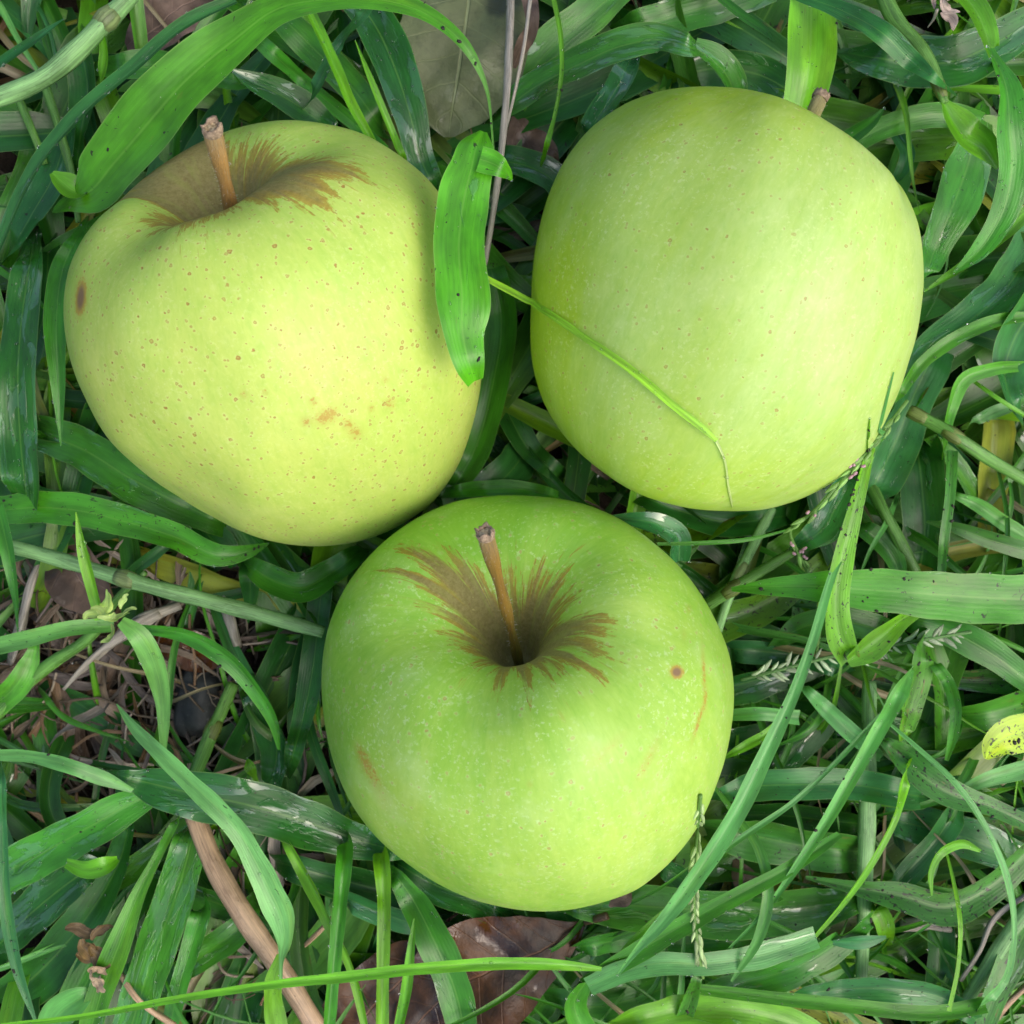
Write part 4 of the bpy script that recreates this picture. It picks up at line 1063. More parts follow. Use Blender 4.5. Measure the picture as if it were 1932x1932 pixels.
blade('green blade below the bottom of the pale green apple', [12, 16, 14], 'd', .3, .05, [(1200, 930, 40), (1290, 965, 56), (1380, 985, 56), (1470, 975, 40)])
blade('blue-green blade right of the green apple shoulder', [12, 18, 14], 'u', .5, .05, [(1370, 1225, 40), (1440, 1230, 44), (1520, 1240, 40), (1600, 1270, 24)])
blade('thin strap reaching from the flat blade to the right corner', [18, 24, 20], 'g', .3, .1, [(1700, 1160, 40), (1790, 1190, 56), (1880, 1240, 56), (1960, 1300, 40)])
blade('green leaf end left of the narrow spotted blade', [16, 20, 16], 'g', .3, .1, [(1620, 990, 30), (1660, 1020, 44), (1690, 1060, 40), (1700, 1100, 20)])
blade('pale strip at the right edge between two stems', [18, 22, 18], 'p', .3, .1, [(1830, 800, 14), (1870, 780, 24), (1910, 765, 22), (1955, 735, 18)])

# ---- bottom right
blade('long light blade leaning left across the lower right', [46, 50, 46, 38], 'p', .1, .15, [(1712, 1280, 24), (1660, 1372, 28), (1600, 1480, 24), (1550, 1565, 20), (1500, 1640, 14), (1440, 1722, 8), (1370, 1795, 4)], fold=.6, wav=.01)
blade('broad blade with a blunt cut end pointing up right', [34, 44, 48], 'm', .15, .1, [(1100, 1855, 22), (1170, 1815, 36), (1270, 1757, 38), (1380, 1695, 32), (1490, 1636, 26), (1560, 1590, 20), (1584, 1574, 14)], fold=.45, wav=.02, roll=.1)
blade('thin jointed blade crossing between two long pale ones', [44, 46, 44], 'p', 0, .1, [(1662, 1348, 6), (1580, 1435, 9), (1491, 1518, 10), (1400, 1580, 11), (1310, 1645, 8)], fold=.3)
blade('curved light blade hooking down near the bottom centre right', [36, 42, 44, 38], 'p', .1, .05, [(1345, 1480, 6), (1390, 1540, 14), (1432, 1600, 18), (1450, 1680, 20), (1433, 1765, 19), (1380, 1852, 5)], fold=.3)
blade('large thin arc sweeping through the lower right corner', [42, 48, 48, 44, 38], 'p', .05, .1, [(1660, 1350, 5), (1730, 1410, 9), (1800, 1475, 12), (1862, 1565, 13), (1905, 1680, 13), (1912, 1780, 12), (1895, 1850, 16), (1850, 1900, 24)], fold=.3, roll=.2)
blade('bright band running along the bottom into the large arc', [38, 36, 32], 'm', .4, .05, [(1860, 1896, 26), (1760, 1912, 26), (1620, 1900, 24), (1480, 1885, 22), (1320, 1866, 18)])
blade('pale grey-green blade reaching right from the green apple', [24, 30, 28], 'u', .3, .15, [(1351, 1502, 20), (1400, 1488, 44), (1516, 1480, 56), (1620, 1482, 56), (1720, 1500, 50)], roll=.25)
blade('wide dull blade below the pale grey-green one', [18, 24, 22], 's', .4, .35, [(1335, 1565, 50), (1420, 1580, 78), (1520, 1600, 80), (1615, 1610, 70)], roll=-.2)
stem('thick pale upright stem in the lower right', [20, 26, 22], 'ps', [(1640, 1285, 26), (1638, 1400, 27), (1636, 1520, 32), (1632, 1640, 30), (1628, 1760, 24), (1624, 1860, 22)], nodes=(.35,))
blade('blue-green blade leaning left from the thick pale stem', [18, 24, 20], 'u', .5, .15, [(1815, 1515, 36), (1760, 1595, 46), (1700, 1660, 44), (1655, 1715, 20)])
blade('narrow bright blade crossing the thick pale stem', [40, 40, 34], 'b', .05, .1, [(1712, 1450, 20), (1690, 1540, 16), (1640, 1635, 14), (1590, 1705, 12), (1530, 1775, 8)])
blade('brown-blotched broad blade bending up to the right edge', [26, 30, 30, 28], 's', .1, .8, [(1520, 1655, 6), (1600, 1672, 24), (1700, 1690, 52), (1790, 1712, 62), (1870, 1675, 60), (1950, 1600, 56)], roll=[.1, .1, -.3])
blade('broad wet blade lying below the green apple bottom right', [20, 24, 24, 20], 'g', .7, .15, [(1060, 1705, 40), (1140, 1708, 76), (1266, 1715, 86), (1400, 1722, 86), (1540, 1712, 76), (1640, 1690, 40)], roll=.1)
blade('broad blade rising from bottom right centre to the pale stem', [24, 30, 26], 'g', .5, .3, [(1345, 1868, 56), (1430, 1850, 66), (1516, 1822, 66), (1590, 1775, 56), (1660, 1712, 26)])
blade('pale band arching right from the seed spike tip', [36, 40, 36], 'p', .35, .1, [(1110, 1862, 36), (1170, 1835, 42), (1240, 1818, 42), (1330, 1818, 40), (1440, 1802, 46), (1540, 1768, 40)], roll=.15)
blade('leg of the pale band bending down to the bottom edge', [36, 32, 26], 'm', .2, .1, [(1105, 1855, 26), (1085, 1890, 40), (1110, 1960, 44)], roll=.2)
blade('serrated dark blade near the bottom right corner', [24, 28, 24], 'u', .5, .4, [(1500, 1880, 30), (1590, 1868, 50), (1690, 1868, 54), (1780, 1885, 44), (1850, 1930, 24)], roll=-.1)
blade('bright broad leaf along the very bottom edge', [28, 32, 28], 'b', .3, .1, [(1180, 1930, 40), (1280, 1908, 56), (1400, 1908, 60), (1480, 1925, 56), (1560, 1965, 40)], roll=.2)
blade('brownish bleached blade end hanging from the seed spike tip', [38, 34, 26], 's', .1, .8, [(1318, 1832, 16), (1305, 1880, 28), (1280, 1955, 34)])
blade('torn lime yellow leaf piece at the right edge', [42, 44, 42], 'y', .05, .9, [(1990, 1380, 70), (1935, 1384, 74), (1905, 1390, 70), (1884, 1402, 60), (1870, 1418, 40), (1860, 1432, 8)], roll=0, fold=.06, wav=.01)
blade('short brown-edged blade hanging under the fuzzy spike', [32, 32, 28], 's', .1, .8, [(1742, 1225, 40), (1735, 1280, 50), (1718, 1340, 50), (1702, 1402, 20)], col2='b')
blade('narrow hooked blade right of the brown-edged one', [30, 36, 30], 'm', .05, .3, [(1758, 1246, 18), (1790, 1290, 22), (1803, 1340, 20), (1798, 1390, 16), (1786, 1435, 6)])
blade('heavily flecked blade sloping down in the lower right', [30, 34, 30], 's', .15, .9, [(1660, 1392, 14), (1700, 1425, 46), (1741, 1463, 58), (1800, 1500, 52), (1866, 1520, 36), (1950, 1560, 30)], roll=.1)
blade('wiry bent blade standing near the right corner', [36, 44, 42], 'b', 0, .1, [(1783, 1600, 5), (1798, 1660, 8), (1811, 1738, 9), (1808, 1820, 9), (1790, 1908, 10)], fold=.3)
blade('small curled bright blade at the right above the blotched one', [40, 42, 38], 'b', .1, 0, [(1758, 1690, 3), (1756, 1645, 14), (1778, 1605, 22), (1815, 1592, 20), (1850, 1606, 6)])
blade('wide mottled blade at the right bottom corner', [24, 30, 26], 's', .3, .7, [(1950, 1730, 60), (1915, 1800, 60), (1880, 1870, 50), (1850, 1950, 40)])
stem('green stem slanting to the lower right corner', [22, 28, 30], 'ps', [(1812, 1905, 20), (1860, 1830, 26), (1905, 1760, 28), (1960, 1690, 28)])
blade('small pointed leaf lying above the bottom gap', [28, 30, 28], 'u', .2, .05, [(1550, 1778, 4), (1590, 1778, 26), (1630, 1778, 30), (1672, 1768, 6)])
blade('dark upright blade in the lower right gap', [12, 16, 12], 'd', .3, .05, [(1770, 1720, 50), (1775, 1800, 54), (1770, 1880, 50)])
blade('short pale blade with a cut end beside the green apple', [30, 34, 32], 'p', .1, .05, [(1370, 1350, 20), (1430, 1347, 26), (1508, 1353, 28)])
blade('bright curved blade at the right flank of the green apple', [26, 32, 30], 'b', .1, .1, [(1371, 1427, 10), (1410, 1405, 18), (1445, 1385, 16), (1466, 1360, 5)])
blade('blade sloping down right above the thick pale stem', [24, 28, 24], 'p', .2, .2, [(1510, 1290, 14), (1560, 1340, 32), (1610, 1385, 34), (1650, 1420, 24)])
blade('sheeny dark blade slanting up from the green apple flank', [16, 20, 16], 'd', .6, .2, [(1400, 1490, 40), (1470, 1440, 56), (1530, 1385, 60), (1580, 1330, 46)])
blade('fallen blade under the long light one at lower right', [14, 18, 14], 'd', .4, .2, [(1380, 1540, 40), (1460, 1540, 60), (1560, 1550, 60), (1650, 1560, 50)])
blade('speckled blade right of the thick pale stem', [14, 20, 16], 'u', .6, .5, [(1660, 1540, 40), (1740, 1560, 70), (1850, 1590, 76), (1960, 1640, 60)])
blade('blade filling the gap above the torn lime leaf', [14, 20, 16], 'g', .4, .3, [(1790, 1350, 40), (1850, 1350, 60), (1960, 1320, 70)])
blade('green blade end pointing right under the lime leaf', [26, 28, 24], 'p', .2, .2, [(1800, 1500, 14), (1860, 1470, 30), (1960, 1445, 34)])
blade('yellowish short blade beside the narrow bright crossing blade', [22, 24, 20], 'b', .2, .2, [(1650, 1705, 30), (1668, 1740, 34), (1672, 1770, 26)])
blade('narrow blade rising left of the seed spike bottom', [34, 38, 34], 'b', .05, .1, [(1140, 1840, 6), (1180, 1790, 12), (1230, 1740, 12), (1290, 1690, 6)])
blade('wet leaf tip poking from under the green apple at lower right', [18, 22, 20], 'u', .7, .05, [(1240, 1630, 30), (1275, 1650, 46), (1310, 1680, 44), (1330, 1700, 16)])
blade('flat blade in the bottom strip right of the brown leaf', [14, 18, 14], 'g', .5, .1, [(1040, 1880, 40), (1120, 1900, 60), (1210, 1880, 60), (1290, 1850, 40)])
blade('slim dark blade below the broad wet one', [14, 18, 16], 'g', .3, .1, [(1080, 1790, 24), (1180, 1775, 50), (1300, 1780, 54), (1420, 1775, 44)])

# torn flap on the leaning blade and the raised crumple of the broadest blade
fl = [o for o in COL.objects if o.get('label', '').startswith('bright green blade with torn top')][0]
blade(None, [70, 70, 66], 'bb', .1, .05, [(905, 300, 44), (928, 308, 44), (946, 318, 34), (958, 328, 20), (966, 340, 3)], over=True, off=.002, name='torn_flap', parent=fl, roll=-.2, wav=.02, fold=.1)
fl = [o for o in COL.objects if o.get('label', '').startswith('broadest bright')][0]
blade(None, [50, 50, 48], 'b', .05, .05, [(98, 326, 10), (118, 342, 36), (145, 360, 46), (172, 352, 26)], name='torn_tip', parent=fl, roll=.5)

# ------------------------------------------------------------------ seed heads
def seed_head(label, z, pts, size, n_spk, rachis_w, col, col2, anthers=0, spread=.35, sides=2):
    zl = z
    pz = np.interp(np.linspace(0, 1, len(pts)), np.linspace(0, 1, len(zl)), zl) / 1000.0
    rs = catmull([(p[0], p[1], 1, zz) for p, zz in zip(pts, pz)], 80)
    C = np.array([lift(a, b, c, .0015) for a, b, c in zip(rs[:, 0], rs[:, 1], rs[:, 3])])
    k = FOVK * (CAMZ - C[0, 2]) / 1932.0
    root = empty('seed_spike', Vector(C[0]))
    tag(root, label, 'grass seed head', 'grass seed heads')
    place_mesh('stalk', tube(C, np.full(80, rachis_w * k / 2), 8, col, .4), STALK, root, C[0])
    T, S, N = frames(C)
    L = size * k
    me_cache = []
    for v_ in range(3):
        tt = np.linspace(0, 1, 9)
        rad = L * .17 * np.sin(np.pi * np.clip(tt * .92 + .06, 0, 1)) ** .8 * (1 - .35 * tt)
        c_ = np.stack([tt * L, .06 * L * np.sin(tt * 3 + v_), np.zeros(9)], 1)
        V, F_, l, c, p = tube(c_, rad, 7, tuple(np.array(col2) * (0.85 + .15 * v_)), .2 + .3 * v_)
        me = mk_mesh('spikelet', V, F_, attrs_of(l, c, p), STALK, None, link=False)
        me_cache.append(me.data); bpy.data.objects.remove(me)
    for j in range(n_spk):
        if R.random() < .1: continue
        i = int(4 + j * 72 / n_spk)
        sd_ = 1 if j % 2 else -1
        ang = spread * R.uniform(.55, 1.4)
        d = T[i] * math.cos(ang) + S[i] * sd_ * math.sin(ang) + N[i] * R.uniform(-.1, .45)
        d /= np.linalg.norm(d)
        y_ = np.cross(N[i], d); y_ /= np.linalg.norm(y_); z_ = np.cross(d, y_)
        o = bpy.data.objects.new('spikelet', R.choice(me_cache))
        COL.objects.link(o); o.parent = root
        M = Matrix(np.stack([d, y_, z_], 1).tolist()).to_4x4()
        M.translation = Vector(C[i] + S[i] * sd_ * rachis_w * k * .3 - C[0])
        s_ = R.uniform(.7, 1.25) * (1 if j < n_spk - 3 else .75)
        o.matrix_local = M @ Matrix.Scale(s_, 4)
    for j in range(anthers):
        i = R.randint(12, 66)
        for q in range(2):
            b = C[i] + S[i] * R.choice([-1, 1]) * size * k * .25 + N[i] * .0006
            e = b + np.array([R.uniform(-1, 1), R.uniform(-1, 1), R.uniform(0, .6)]) * .0009
            V, F_, l, c, p = tube(np.array([b, (b + e) / 2, e]), [.00022, .00034, .00022], 6)
            place_mesh('anther', (V, F_, l, c, p), ANTHER, root, b)
    return root


seed_head('thin flowering spike with tiny pink anthers bent beside the pale green apple', [48, 50, 46, 38, 32, 28],
          [(1540, 1234), (1548, 1150), (1531, 1094), (1506, 1044), (1491, 1002), (1531, 969), (1591, 904), (1656, 829), (1712, 756)][::-1], 30, 34, 7, (.12, .26, .05), (.22, .42, .10), 9, .16)
seed_head('drooping green seed spike below the right side of the green apple', [30, 40, 44, 42, 38],
          [(1322, 1500), (1316, 1560), (1311, 1640), (1311, 1740), (1326, 1846)], 32, 36, 8, (.13, .28, .05), (.36, .50, .20), 0, .26)
seed_head('pale bristly double-rowed spike pointing right beneath the black-spotted blade', [26, 30, 28, 26],
          [(1398, 1283), (1470, 1264), (1581, 1236), (1716, 1212), (1832, 1192)], 27, 58, 7, (.10, .22, .06), (.42, .52, .33), 0, .75)

# ------------------------------------------------------------------ sprout on the left
def crumple(name, px, py, z, size, col, n, parent, mat=None):
    for j in range(n):
        a = R.uniform(0, 6.28); c0 = P(px + R.uniform(-.5, .5) * size, py + R.uniform(-.5, .5) * size, z + R.uniform(0, .002))
        pts = [np.array(c0)]
        for k_ in range(5):
            a += R.uniform(-.8, .8)
            pts.append(pts[-1] + np.array([math.cos(a), math.sin(a), R.uniform(-.4, .5)]) * size * .00003 * R.uniform(.7, 1.3))
        rs = catmull(np.array(pts), 14)
        w = np.sin(np.linspace(.25, 2.9, 14)) * size * .00006 * R.uniform(.6, 1.2)
        r = ribbon(rs, w, np.linspace(R.uniform(-1, 1), R.uniform(-1, 1), 14), 6, .5, .3, 900, R.random(), tuple(np.array(col) * R.uniform(.8, 1.2)), .1, .1)
        place_mesh(name, r, mat or LEAF, parent, rs[0])


sp = empty('grass_sprout', P(215, 1170, .04))
tag(sp, 'pale yellow-green ragged sprout at the joint of three blades', 'sprout')
crumple('torn_bract', 205, 1166, .045, 34, (.34, .50, .12), 5, sp)
crumple('torn_bract', 226, 1158, .048, 22, (.40, .56, .16), 4, sp)
hs = empty('seed_husk', P(172, 1785, .03))
tag(hs, 'crumpled brown dry husk caught on the grass at lower left', 'husk')
crumple('bract', 165, 1765, .034, 44, (.17, .11, .04), 5, hs, STALK)
crumple('bract', 180, 1825, .036, 34, (.45, .33, .20), 3, hs, STALK)
hs = empty('seed_husk', P(1775, 15, .03))
tag(hs, 'shrivelled pinkish grey husk at the top edge right', 'husk')
crumple('bract', 1775, 8, .046, 34, (.38, .30, .24), 4, hs, STALK)
stem('thin dark tip of the shrivelled husk hanging at top right', [48, 44], 'gr', [(1768, 18, 7), (1762, 35, 5), (1750, 52, 2)], name='husk_tip', cat='husk tip', group=None)

# ------------------------------------------------------------------ dead leaves, stone
def dead(label, z, pts, mat, col=(.1, .08, .05), roll=0.0, fold=.15, wav=.1, name='dead_leaf', petiole=None, parent=None, nac=14):
    seed = R.random()
    pz = np.interp(np.linspace(0, 1, len(pts)), np.linspace(0, 1, len(z)), z) / 1000.0
    rs = catmull([(p[0], p[1], p[2], zz) for p, zz in zip(pts, pz)], 44)
    C = np.array([P(a, b, c) for a, b, c in zip(rs[:, 0], rs[:, 1], rs[:, 3])])
    W = np.maximum(rs[:, 2], 1) * FOVK * (CAMZ - C[:, 2]) / 1932.0
    V, F_, l, c, p = ribbon(C, W, np.full(44, roll), nac, fold, wav, 120, seed, col)
    V[:, 2] += 0.0009 * np.sin(V[:, 0] * 420 + seed * 9) * np.cos(V[:, 1] * 360) + .0004 * np.sin(V[:, 0] * 1100) * np.sin(V[:, 1] * 900 + 1)
    push_out(V)
    if parent is None:
        o = empty('dead_leaf', Vector(C[0])); tag(o, label, 'dead leaf', 'dead leaves among the grass')
        place_mesh('leaf_blade', (V, F_, l, c, p), mat, o, C[0])
    else:
        place_mesh(name, (V, F_, l, c, p), mat, parent, C[0]); o = parent
    if petiole:
        rp = catmull(petiole, 14)
        Cp = np.array([P(a, b, c / 1000) for a, b, c in zip(rp[:, 0], rp[:, 1], rp[:, 2])])
        place_mesh('petiole', tube(Cp, np.linspace(.0009, .0006, 14), 8, (.10, .06, .03), .3, .1), STALK, o, Cp[0])
    return o


ol = dead('large oval olive-green dead leaf at the top edge between the apples', [20, 26, 26, 24, 22, 22],
          [(905, -90, 120), (888, -20, 225), (876, 60, 262), (866, 130, 240), (856, 190, 180), (850, 230, 110), (848, 258, 20)], DEAD_OLIVE, fold=.06, wav=.03, roll=.05)
dead(None, [30, 32, 30, 26], [(985, -40, 36), (1000, 10, 34), (1003, 50, 30), (985, 90, 30), (968, 130, 12)], DEAD_DRY, name='curled_edge', parent=ol, roll=.6, nac=6)
dead('glossy wet brown leaf lying under the bottom of the green apple', [17, 19, 20, 19, 17],
     [(1100, 1742, 14), (1070, 1765, 70), (1030, 1788, 130), (970, 1815, 190), (900, 1845, 220), (840, 1880, 190), (790, 1930, 120), (760, 1960, 50)], DEAD_WET, fold=.12, wav=.12,
     petiole=[(1146, 1728, 25), (1128, 1733, 24), (1105, 1741, 19)])
dead('reddish brown wet leaf at the bottom edge left of the glossy one', [15, 16, 16, 15], [(850, 1795, 20), (800, 1815, 90), (745, 1860, 150), (690, 1915, 160), (640, 1980, 120)], DEAD_WET, fold=.1, wav=.1)
dead('dark brown leaf in the gap behind the orange stem', [2, 3, 2], [(350, 180, 20), (400, 190, 90), (460, 200, 110), (540, 215, 70), (590, 230, 10)], DEAD_WET)
dead('dry brown leaf near the top edge left of centre', [12, 16, 14], [(240, 90, 20), (280, 60, 90), (330, 20, 110), (400, -30, 60)], DEAD_DRY)
dead('brown leaf peeking out left of the pale green apple crown', [12, 14, 12], [(975, 220, 20), (990, 260, 70), (1020, 300, 70), (1050, 340, 20)], DEAD_DRY)
dead('mauve-brown crinkled leaf in the litter under the spotted blade', [10, 13, 11], [(85, 1010, 20), (120, 1045, 90), (150, 1100, 110), (180, 1150, 60), (190, 1180, 10)], DEAD_DRY)
dead('rusty leaf scrap below the arched sprout blade', [8, 10, 8], [(290, 1190, 10), (330, 1215, 70), (390, 1235, 70), (430, 1240, 10)], DEAD_WET)
dead('small dark leaf scrap under the lower right blades', [14, 16, 14], [(1385, 1620, 8), (1400, 1650, 44), (1420, 1680, 40), (1440, 1700, 6)], DEAD_DRY)
dead('tiny brown leaf curl at the lower right rim of the green apple', [26, 28, 26], [(1150, 1712, 6), (1168, 1700, 30), (1185, 1690, 24), (1190, 1680, 4)], DEAD_DRY)

import bmesh
bm = bmesh.new(); bmesh.ops.create_icosphere(bm, subdivisions=4, radius=1)
for v in bm.verts:
    c = v.co.copy()
    f = 1 + .12 * math.sin(c.x * 3 + 1) * math.cos(c.y * 2.6) + .05 * math.sin(c.z * 7 + c.x * 5)
    v.co = Vector((c.x * .0058 * f, c.y * .0092 * f, c.z * .0042 * f))
me = bpy.data.meshes.new('pebble'); bm.to_mesh(me); bm.free()
for p_ in me.polygons: p_.use_smooth = True
me.materials.append(STONE)
st = bpy.data.objects.new('pebble', me); st.location = P(372, 1322, .0045); st.rotation_euler = (0, 0, -.2); COL.objects.link(st)
tag(st, 'dark grey stone lying in the litter left of the green apple', 'stone')

for lb, z, pts in (
        ('pale frayed straw under the sprout blades', [14, 18, 14], [(120, 1300, 6), (170, 1245, 10), (240, 1190, 20), (300, 1155, 24)]),
        ('broad bleached straw crossing the sprout', [12, 16, 12], [(140, 1280, 4), (210, 1215, 16), (270, 1170, 26), (340, 1140, 16)]),
        ('upright grey straw at left edge of the litter', [8, 14, 10], [(20, 1250, 14), (40, 1180, 18), (60, 1100, 14), (80, 1050, 8)]),
        ('orange-brown straw at the left edge low down', [8, 12, 10], [(-10, 1490, 12), (40, 1515, 14), (90, 1550, 10)]),
        ('broken pale straw below the right end of the ribbed stem', [10, 14, 10], [(420, 1120, 6), (435, 1170, 22), (450, 1220, 14)]),
        ('thin reddish straw pointing at the green apple left side', [18, 20, 18], [(400, 1462, 5), (440, 1450, 6), (490, 1436, 5)]),
        ('brown twig at the bottom right corner', [20, 24, 22], [(1865, 1935, 12), (1900, 1895, 12), (1960, 1840, 12)]),
        ('grey twisted straw near the right bottom corner', [24, 28, 26], [(1812, 1850, 6), (1850, 1790, 9), (1870, 1740, 9), (1950, 1680, 12)]),
        ('pale straw end right of the long light blade', [16, 18, 16], [(1700, 1748, 20), (1740, 1745, 22), (1790, 1750, 18)]),
        ('brown straw slanting beside the tan stalk', [12, 16, 12], [(560, 1800, 6), (610, 1750, 9), (655, 1700, 8)]),
        ('thin brown straw at the bottom left of the wet streak blade', [26, 28, 24], [(228, 1838, 8), (260, 1885, 11), (330, 1935, 10)]),
        ('bleached straw between the pale green apple and green apple', [10, 13, 10], [(905, 880, 8), (925, 900, 9), (945, 915, 7)])):
    stem(lb, z, 'gr' if 'orange' not in lb and 'brown' not in lb and 'red' not in lb else 't', pts, name='dry_straw', cat='straw', group='dry straws', wob=.2)


# ------------------------------------------------------------------ ground cover nobody could count
def cover_density(x, y):
    d = 1.0
    d -= .88 * math.exp(-(((x - 190) / 210) ** 2 + ((y - 1240) / 150) ** 2))
    d -= .7 * math.exp(-(((x - 470) / 90) ** 2 + ((y - 1190) / 90) ** 2))
    d -= .6 * math.exp(-(((x - 430) / 120) ** 2 + ((y - 200) / 60) ** 2))
    d -= .5 * math.exp(-(((x - 570) / 60) ** 2 + ((y - 1830) / 120) ** 2))
    d -= .8 * math.exp(-(((x - 930) / 200) ** 2 + ((y - 1840) / 90) ** 2))
    d -= .4 * math.exp(-(((x - 1720) / 70) ** 2 + ((y - 1800) / 60) ** 2))
    return d


CORES = [(180, 1235, 175, 100), (375, 1330, 70, 85), (940, 1810, 120, 60), (440, 1180, 50, 50), (560, 1830, 40, 70), (1720, 1800, 50, 40), (880, 130, 90, 110)]
B = Batch()
cols = ['g', 'g', 'd', 'd', 'u', 'm', 's', 'b', 'u', 'g', 'p']
cnt = 0
while cnt < 1250:
    x, y = R.uniform(-420, 2350), R.uniform(-420, 2350)
    if R.random() > cover_density(x, y): continue
    inner = -60 < x < 1990 and -60 < y < 1990
    thin = R.random() < .28
    w = R.uniform(8, 22) if thin else R.uniform(32, 84)
    Ln = R.uniform(280, 900) * (.7 if thin else 1)
    a = R.uniform(0, 6.28)
    if x > 1150 and y > 1250 and R.random() < .55: a = R.choice([0, math.pi]) + R.uniform(-.5, .5)
    if x < 700 and y > 1450 and R.random() < .5: a = R.choice([-1, 1]) * math.pi / 2 + R.uniform(-.6, .9)
    cur = R.uniform(-.9, .9) * (1.3 if thin else .8)
    if R.random() < .12: cur *= 2.2
    zmax = R.uniform(4, 17) if inner else R.uniform(6, 30)
    n = 15 if thin else 18
    t = np.linspace(0, 1, n)
    ang = a + cur * (t - .3) * 1.3 + .15 * np.sin(t * 7 + x)
    k = .000124
    st_ = Ln / (n - 1) * k
    xs_ = np.cumsum(np.cos(ang)) * st_; ys_ = np.cumsum(np.sin(ang)) * st_
    c0 = P(x, y, 0)
    if R.random() < .88:
        ppx = x + (xs_ - xs_.mean()) / k; ppy = y - (ys_ - ys_.mean()) / k
        if any((((ppx - q[0]) / q[2]) ** 2 + ((ppy - q[1]) / q[3]) ** 2 < 1).any() for q in CORES): continue
    cnt += 1
    xs_ += c0.x - xs_.mean(); ys_ += c0.y - ys_.mean()
    zz = (.5 + zmax * (np.sin(np.pi * np.clip(t * R.uniform(.75, 1.0) + .05, 0, 1)) ** .7)) / 1000
    C = np.stack([xs_, ys_, zz], 1)
    tipf = np.clip((1 - t) / .55, 0, 1) ** .75
    if R.random() < .12: tipf = np.clip((1 - t) / .03, .6, 1)
    W = w * k * np.clip(t / .08 + .4, 0, 1) * tipf + .00012
    pal = R.choice(cols)
    c = np.array(PAL[pal]) * R.uniform(.55, 1.15) * np.array([R.uniform(.85, 1.35), 1, R.uniform(.7, 1.3)])
    if R.random() < .03: c = np.array([.30, .36, .04]) * R.uniform(.6, 1)
    r = ribbon(C, W, R.uniform(-.5, .5) + R.uniform(-.6, .6) * t, 4 if thin else 6, R.uniform(.1, .6), R.uniform(.02, .14), R.uniform(110, 260), R.random(), tuple(c),
               R.uniform(0, .9) ** 1.4, R.choice([0, .1, .2, .3, .6, .8]) if x > 1300 else R.choice([0, .05, .1, .3]),
               tuple(np.array(R.choice([(.30, .26, .05), (.24, .15, .05), (.16, .34, .02)])) * .8) if R.random() < .16 else None)
    push_out(r[0])
    r[0][:, 2] = np.maximum(r[0][:, 2], .0002)
    B.add(r)
cnt = 0
while cnt < 330:                                    # fine wiry blades tangled over the broad ones
    x, y = (R.uniform(1000, 2100), R.uniform(980, 2100)) if R.random() < .55 else (R.uniform(-200, 2130), R.uniform(-200, 2130))
    n = 16; t = np.linspace(0, 1, n)
    Ln = R.uniform(180, 560); k = .000118; a = R.uniform(0, 6.28)
    ang = a + R.uniform(-1.1, 1.1) * t + .12 * np.sin(t * 9 + x)
    c0 = P(x, y, .012)
    xs_ = np.cumsum(np.cos(ang)) * Ln / n * k; ys_ = np.cumsum(np.sin(ang)) * Ln / n * k
    xs_ += c0.x - xs_.mean(); ys_ += c0.y - ys_.mean()
    if any((np.hypot(xs_ - ap[1][0], ys_ - ap[1][1]) < ap[2] * .93).any() for ap in APPLE_BVH): continue
    cnt += 1
    zz = (R.uniform(2, 12) + R.uniform(6, 18) * np.sin(np.pi * t * R.uniform(.6, 1))) / 1000
    W = R.uniform(5, 19) * k * np.clip((1 - t) / .7, 0, 1) ** .7 + .0001
    c = np.array(PAL[R.choice(['g', 'b', 'p', 'm', 's', 'bb', 'g'])]) * R.uniform(.75, 1.15)
    if R.random() < .12: c = np.array([.34, .29, .16]) * R.uniform(.6, 1)
    r = ribbon(np.stack([xs_, ys_, zz], 1), W, R.uniform(-.5, .5) + R.uniform(-.8, .8) * t, 4, R.uniform(.3, .8), .03, 180, R.random(), tuple(c), R.uniform(0, .7), R.choice([0, .2, .5]))
    push_out(r[0]); B.add(r)
o = B.build('grass', LEAF)
tag(o, 'tangled wet green lawn grass filling the ground around and under the apples', 'grass', kind='stuff')

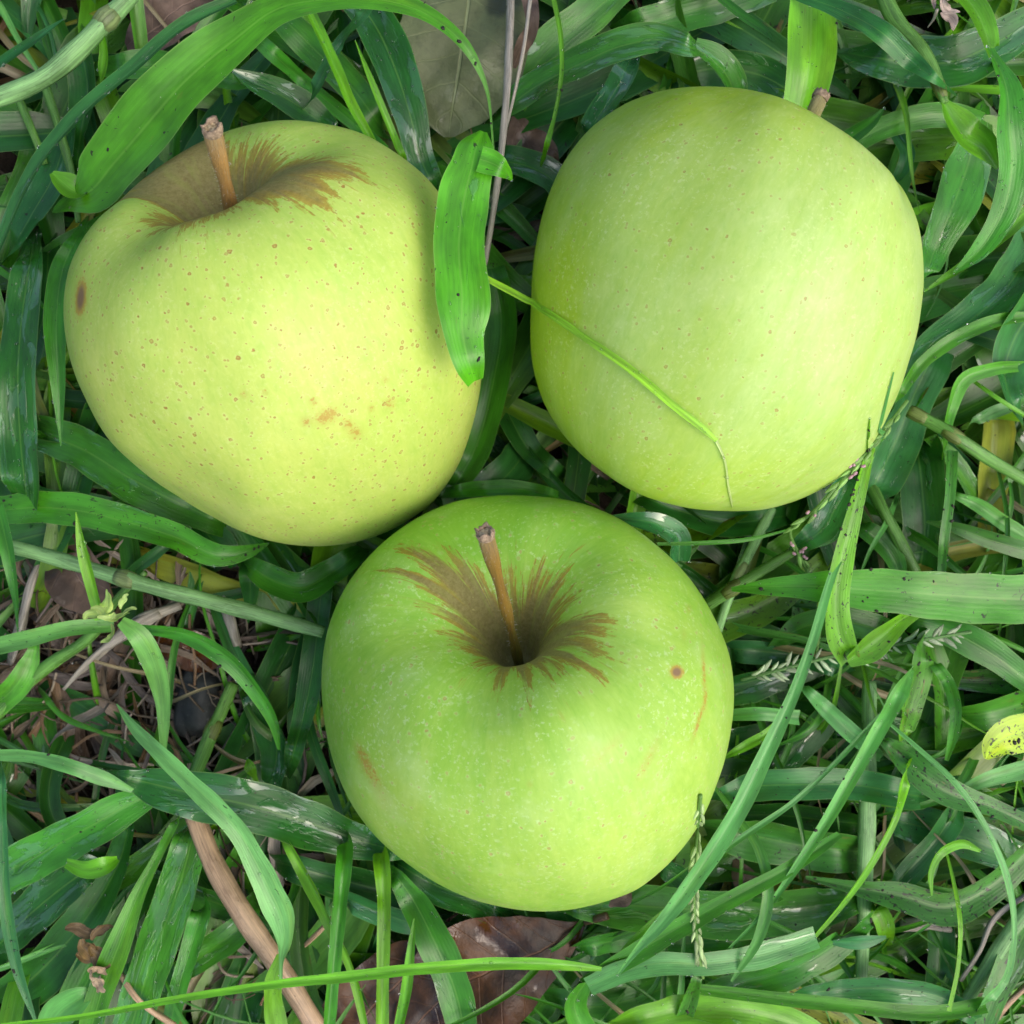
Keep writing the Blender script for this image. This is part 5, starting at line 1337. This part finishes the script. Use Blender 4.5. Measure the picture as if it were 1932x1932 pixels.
B = Batch()
for _ in range(900):
    if R.random() < .45: x, y = R.gauss(200, 190), R.gauss(1230, 150)
    elif R.random() < .3: x, y = R.gauss(560, 80), R.gauss(1800, 110)
    else: x, y = R.uniform(-350, 2280), R.uniform(-350, 2280)
    a = R.uniform(0, 6.28); Ln = R.uniform(60, 420); n = 10
    t = np.linspace(0, 1, n); ang = a + R.uniform(-1.2, 1.2) * t + .3 * np.sin(t * R.uniform(4, 14))
    st_ = Ln / n * .000124
    c0 = P(x, y, 0)
    C = np.stack([c0.x + np.cumsum(np.cos(ang)) * st_, c0.y + np.cumsum(np.sin(ang)) * st_, (R.uniform(1, 9) + 2 * np.sin(t * 5 + x)) / 1000], 1)
    C[:, 2] = np.maximum(C[:, 2], .0004)
    base = np.array(R.choice([(.30, .25, .18), (.20, .15, .10), (.12, .08, .05), (.36, .30, .24), (.15, .12, .10), (.24, .15, .08)])) * R.uniform(.6, 1.1)
    if R.random() < .6:
        r = ribbon(C, R.uniform(6, 26) * .000124 * np.sin(np.linspace(.3, 2.9, n)), R.uniform(-1, 1) + R.uniform(-1.5, 1.5) * t, 3, .5, .25, 400, R.random(), tuple(base))
        r[0][:, 2] = np.maximum(r[0][:, 2], .0002)
    else:
        r = tube(C, np.full(n, R.uniform(2, 6) * .000062), 6, tuple(base), R.random(), .1, cap=False)
    push_out(r[0])
    B.add(r)
o = B.build('dry_litter', STALK)
tag(o, 'dry grey and brown straw litter showing between the grass', 'litter', kind='stuff')


# ------------------------------------------------------------------ dew beads and soil crumbs on the blades
def specks(name, pts, rmin, rmax, mat, flat, jag, label, cat):
    bm_ = bmesh.new(); bmesh.ops.create_icosphere(bm_, subdivisions=2 if jag == 0 else 1, radius=1)
    bv = np.array([v.co[:] for v in bm_.verts]); bf = np.array([[v.index for v in f.verts] for f in bm_.faces]); bm_.free()
    Vs, Fs, n_ = [], [], 0
    for p in pts:
        s_ = rmin + (rmax - rmin) * R.random() ** 2.5
        q_ = bv * (1 + (np.array([R.uniform(-jag, jag) for _ in bv])[:, None] if jag else 0))
        a_ = R.uniform(0, 6.28); sx = R.uniform(.8, 1.3) if jag == 0 else R.uniform(.6, 2.0)
        q_ = q_ * np.array([s_ * sx, s_, s_ * flat])
        q_ = np.stack([q_[:, 0] * math.cos(a_) - q_[:, 1] * math.sin(a_), q_[:, 0] * math.sin(a_) + q_[:, 1] * math.cos(a_), q_[:, 2]], 1)
        Vs.append(q_ + np.array(p) + np.array([0, 0, s_ * flat * .4])); Fs.append(bf + n_); n_ += len(bv)
    o_ = mk_mesh(name, np.vstack(Vs), np.vstack(Fs), None, mat)
    tag(o_, label, cat, kind='stuff')


wt = NT('dew')
pw = wt.n('ShaderNodeBsdfPrincipled', {'Base Color': (1, 1, 1), 'Roughness': 0.02, 'IOR': 1.33, 'Transmission Weight': 1.0})
DEWM = wt.done(pw.outputs[0])
CRM = simple_material('soil_crumb', (0.010, 0.009, 0.006), (0.03, 0.024, 0.016), 0.7, 3000)
specks('dew_drops', DEW, .00006, .00034, DEWM, .55, 0, 'tiny clear dew drops beaded over the grass blades', 'dew')
specks('soil_crumbs', CRUMB, .00010, .00042, CRM, .5, .35, 'small black soil crumbs stuck to the spotted grass blades', 'soil')
